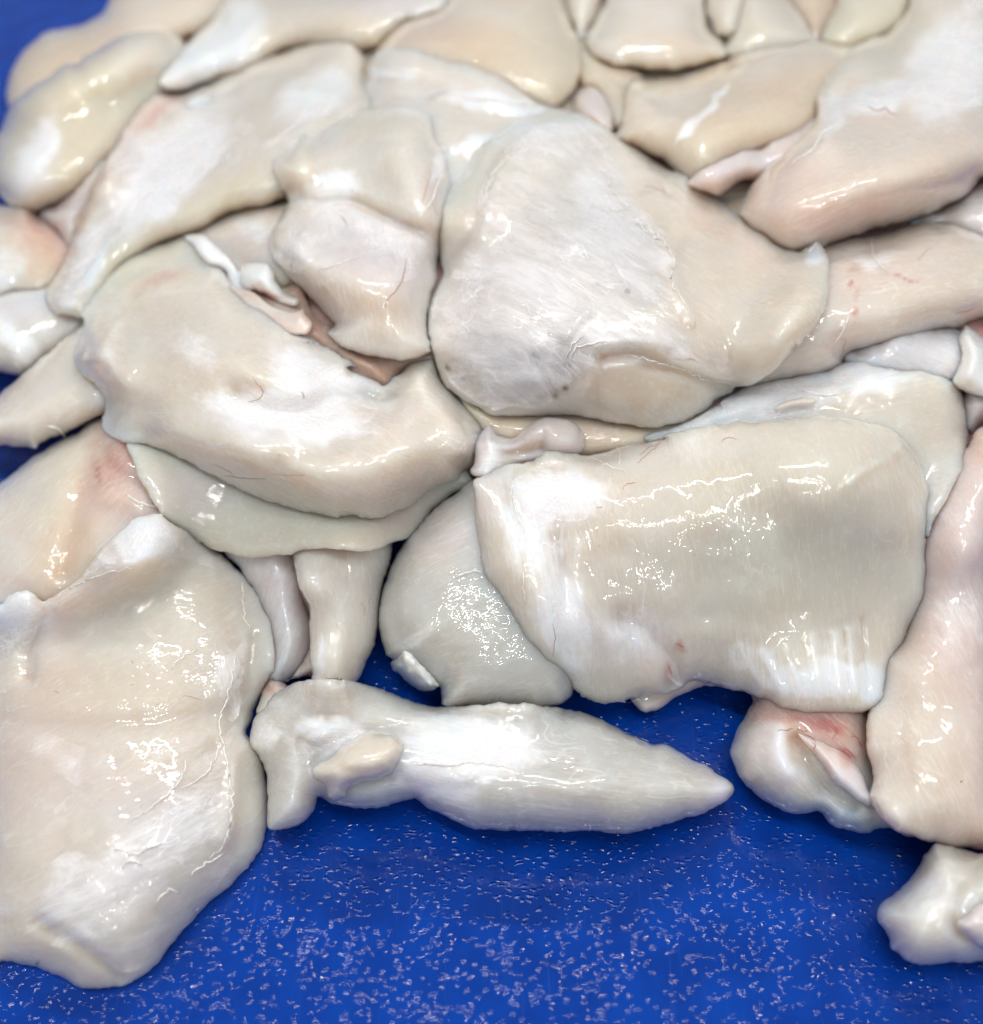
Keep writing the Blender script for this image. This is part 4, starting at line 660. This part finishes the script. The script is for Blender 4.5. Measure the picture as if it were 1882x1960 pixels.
for v in ['E 1882,550 1830,600 1780,640 1730,680', 'F 225,545 180,580 120,605 80,640', 'F 510,568 550,550 590,560', 'E 1660,820 1680,795 1730,785', 'F 270,1632 290,1645 318,1650', 'F 230,1740 245,1790 255,1810', 'E 1525,920 1550,915', 'E 1290,1520 1300,1600 1290,1700', ]: vein(s, v, .2, 2)
for v in ['E 1480,650 1540,680 1600,705 1665,715 1670,730', 'E 1620,595 1640,640 1630,690', 'E 1090,760 1070,830 1100,930 1140,1040', 'E 1150,1420 1130,1330 1140,1200']: strand('sinew', s, v, .25, SINEW, 3)
for a, r in [('F 805,1155', 8), ('F 20,1430', 6), ('F 42,1438', 6), ('F 890,1250', 3), ('F 695,995', 3), ('E 1055,1255', 5), ('E 1205,803', 4), ('F 115,978', 5), ('E 1695,1435', 6), ('E 1540,1400', 6)]: bubble(s, a, r)

s = piece('biggest fillet on top of the heap, half covered by a torn silvery membrane', 'B 860,870 880,800 930,750 1000,700 1100,640 1200,600 1300,572 1420,590 1500,640 1600,690 1700,750 1800,820 1882,880 C 300,900 360,960 420,1000 500,1050 580,1110 640,1170 720,1220 800,1280 870,1310 920,1315 960,1290 1010,1270 1050,1320 1075,1370 1078,1450 1070,1560 1050,1640 1000,1720 940,1790 890,1850 F 900,60 870,110 820,170 760,215 700,255 640,280 580,290 560,312 535,322 490,345 440,390 380,430 300,470 220,492 140,502 60,490 0,480 E 1600,475 1500,450 1400,432 1280,430 1160,438 1060,436 960,432 890,390 830,360 770,320 730,280 700,230 682,190 670,120 B 650,1830 640,1760 630,1700 640,1620 655,1560 690,1500 720,1440 700,1370 690,1280 700,1180 720,1080 760,980 820,920',
  R=11, T1=2.0, T2=34, lump=1.4, U=3, color='cream', fibre=38, sp=6, lift=2, white=.06, dabs=[('yellow', 'B 760,1100', 30, 110, 12, .4), ('f', 'C 0,450', 10, 10, 0, .1), ('mauve', 'B 1000,1500', 150, 120, 0, .4), ('pink', 'E 950,120', 150, 60, 0, .35), ('f', 'B 1560,1080', 100, 45, 50, .85), ('f', 'B 1300,680', 130, 34, -5, .7), ('green', 'B 1250,900', 130, 70, 0, .35), ('dark', 'C 170,900', 45, 4, 30, .5), ('dark', 'C 130,1000', 40, 3, 15, .5), ('dark', 'C 240,1010', 36, 3, 50, .45), ('dark', 'B 1650,700', 60, 4, 30, .35), ('tan', 'E 1700,250', 120, 45, 0, .75), ('tan', 'C 700,1450', 190, 130, 20, .3), ('pink', 'C 600,1250', 150, 30, 35, .5), ('pale', 'C 1000,1330', 40, 24, 0, .9), ('f', 'C 1000,1330', 30, 22, 0, .9), ('tan', 'F 60,280', 90, 40, 0, .5), ('pink', 'E 1560,180', 60, 40, 0, .4), ('pink', 'F 300,130', 50, 6, 8, .4)],
  feats=[('B 1080,720 960,880 920,1040 880,1200 800,1320 700,1440', 13, -2.4), ('B 1110,740 990,900 950,1060 900,1230', 16, 1.8), ('C 0,1000 150,1180 260,1330 260,1480 350,1680', 12, 1.6), ('B 1350,1780 1420,1680 1480,1630', 9, 1.8), ('E 1480,20 1500,100 1470,260', 14, 1.6), ('E 1540,130 1700,110 1882,150 F 100,170 300,200 450,260 560,290', 12, -2.4), ('E 1560,60 1700,40 1882,70 F 200,110 400,200 540,250', 14, 2.2), ('B 640,1560 760,1600 900,1640', 20, 1.0), ('E 880,200 1000,260 1200,250 1450,310', 18, 1.6), ('C 870,1400 900,1600 820,1800', 30, 1.4), ('B 1000,1380 1150,1360 1300,1420 1450,1440', 18, 1.2)])
membrane(s, 'B 1340,600 1480,660 1650,740 1882,900 C 80,960 180,1120 270,1300 265,1460 340,1620 370,1720 450,1800 540,1830 F 540,240 480,210 300,160 100,120 0,110 E 1700,110 1580,110 1540,150 1500,260 1440,340 1300,370 1200,400 1050,385 980,400 880,360 780,290 720,200 690,60 B 660,1780 645,1650 680,1540 740,1460 800,1380 860,1290 890,1150 900,1000 950,900 1020,800 1120,720', fibre=35, white=1.0, color='silver', edge_px=60,
  dabs=[('nf', 'C 60,1500', 60, 80, 0, .4), ('nf', 'B 1250,950', 110, 60, 0, .45), ('nf', 'C 60,900', 70, 40, 30, .5)])
membrane(s, 'E 700,60 900,-60 1200,0 1400,60 1420,200 1400,300 1250,360 1100,380 960,395 860,350 760,270 710,190', fibre=20, white=.9, color='mauve')
membrane(s, 'B 1150,1080 1400,980 1600,900 1700,1050 1882,1250 C 200,1400 200,1550 80,1650 B 1700,1600 1500,1480 1300,1300 1150,1200', fibre=50, white=.8)
for v in ['B 1660,1130 1740,1180 1840,1250 C 100,1180 210,1270 255,1370 250,1480 290,1560 340,1640 370,1720', 'B 1150,760 1020,850 950,960 920,1060 940,1130', 'B 1580,880 1590,960 1640,1040 1700,1100', 'B 1480,1090 1560,1080 1620,1100 1700,1080', 'E 1350,160 1400,60 1460,0', 'E 1380,170 1400,100 1460,60 1560,40', 'F 0,120 180,150 330,200 440,250 560,270', 'B 1400,650 1520,740 1600,860', 'C 1030,1260 980,1310 930,1310']: strand('sinew', s, v, .3, SINEW, 5)
for v in ['C 100,980 150,985 200,1005 250,1040', 'C 30,880 90,880 150,900', 'C 130,850 180,880 200,920', 'C 250,950 300,1000 340,1040', 'B 1770,980 1830,990 1882,1010']: strand('thread', s, v, .16, HAIR, 3)
for v in ['F 255,130 300,145 340,140 400,155', 'F 330,135 370,140']: vein(s, v, .15, 1)
for a, r in [('B 938,868', 6), ('B 1515,1495', 7), ('E 1195,130', 10), ('E 1605,238', 5), ('E 1665,180', 7), ('E 1305,335', 5), ('E 820,240', 5), ('E 735,187', 6), ('B 1410,1500', 6), ('E 1880,215', 8), ('F 205,215', 7), ('C 960,1510', 6), ('C 1000,1548', 6), ('C 15,1530', 6), ('F 320,285', 5), ('B 1200,1480', 5), ('C 755,1515', 4), ('B 1015,1275', 4), ('E 1360,290', 6)]: bubble(s, a, r)
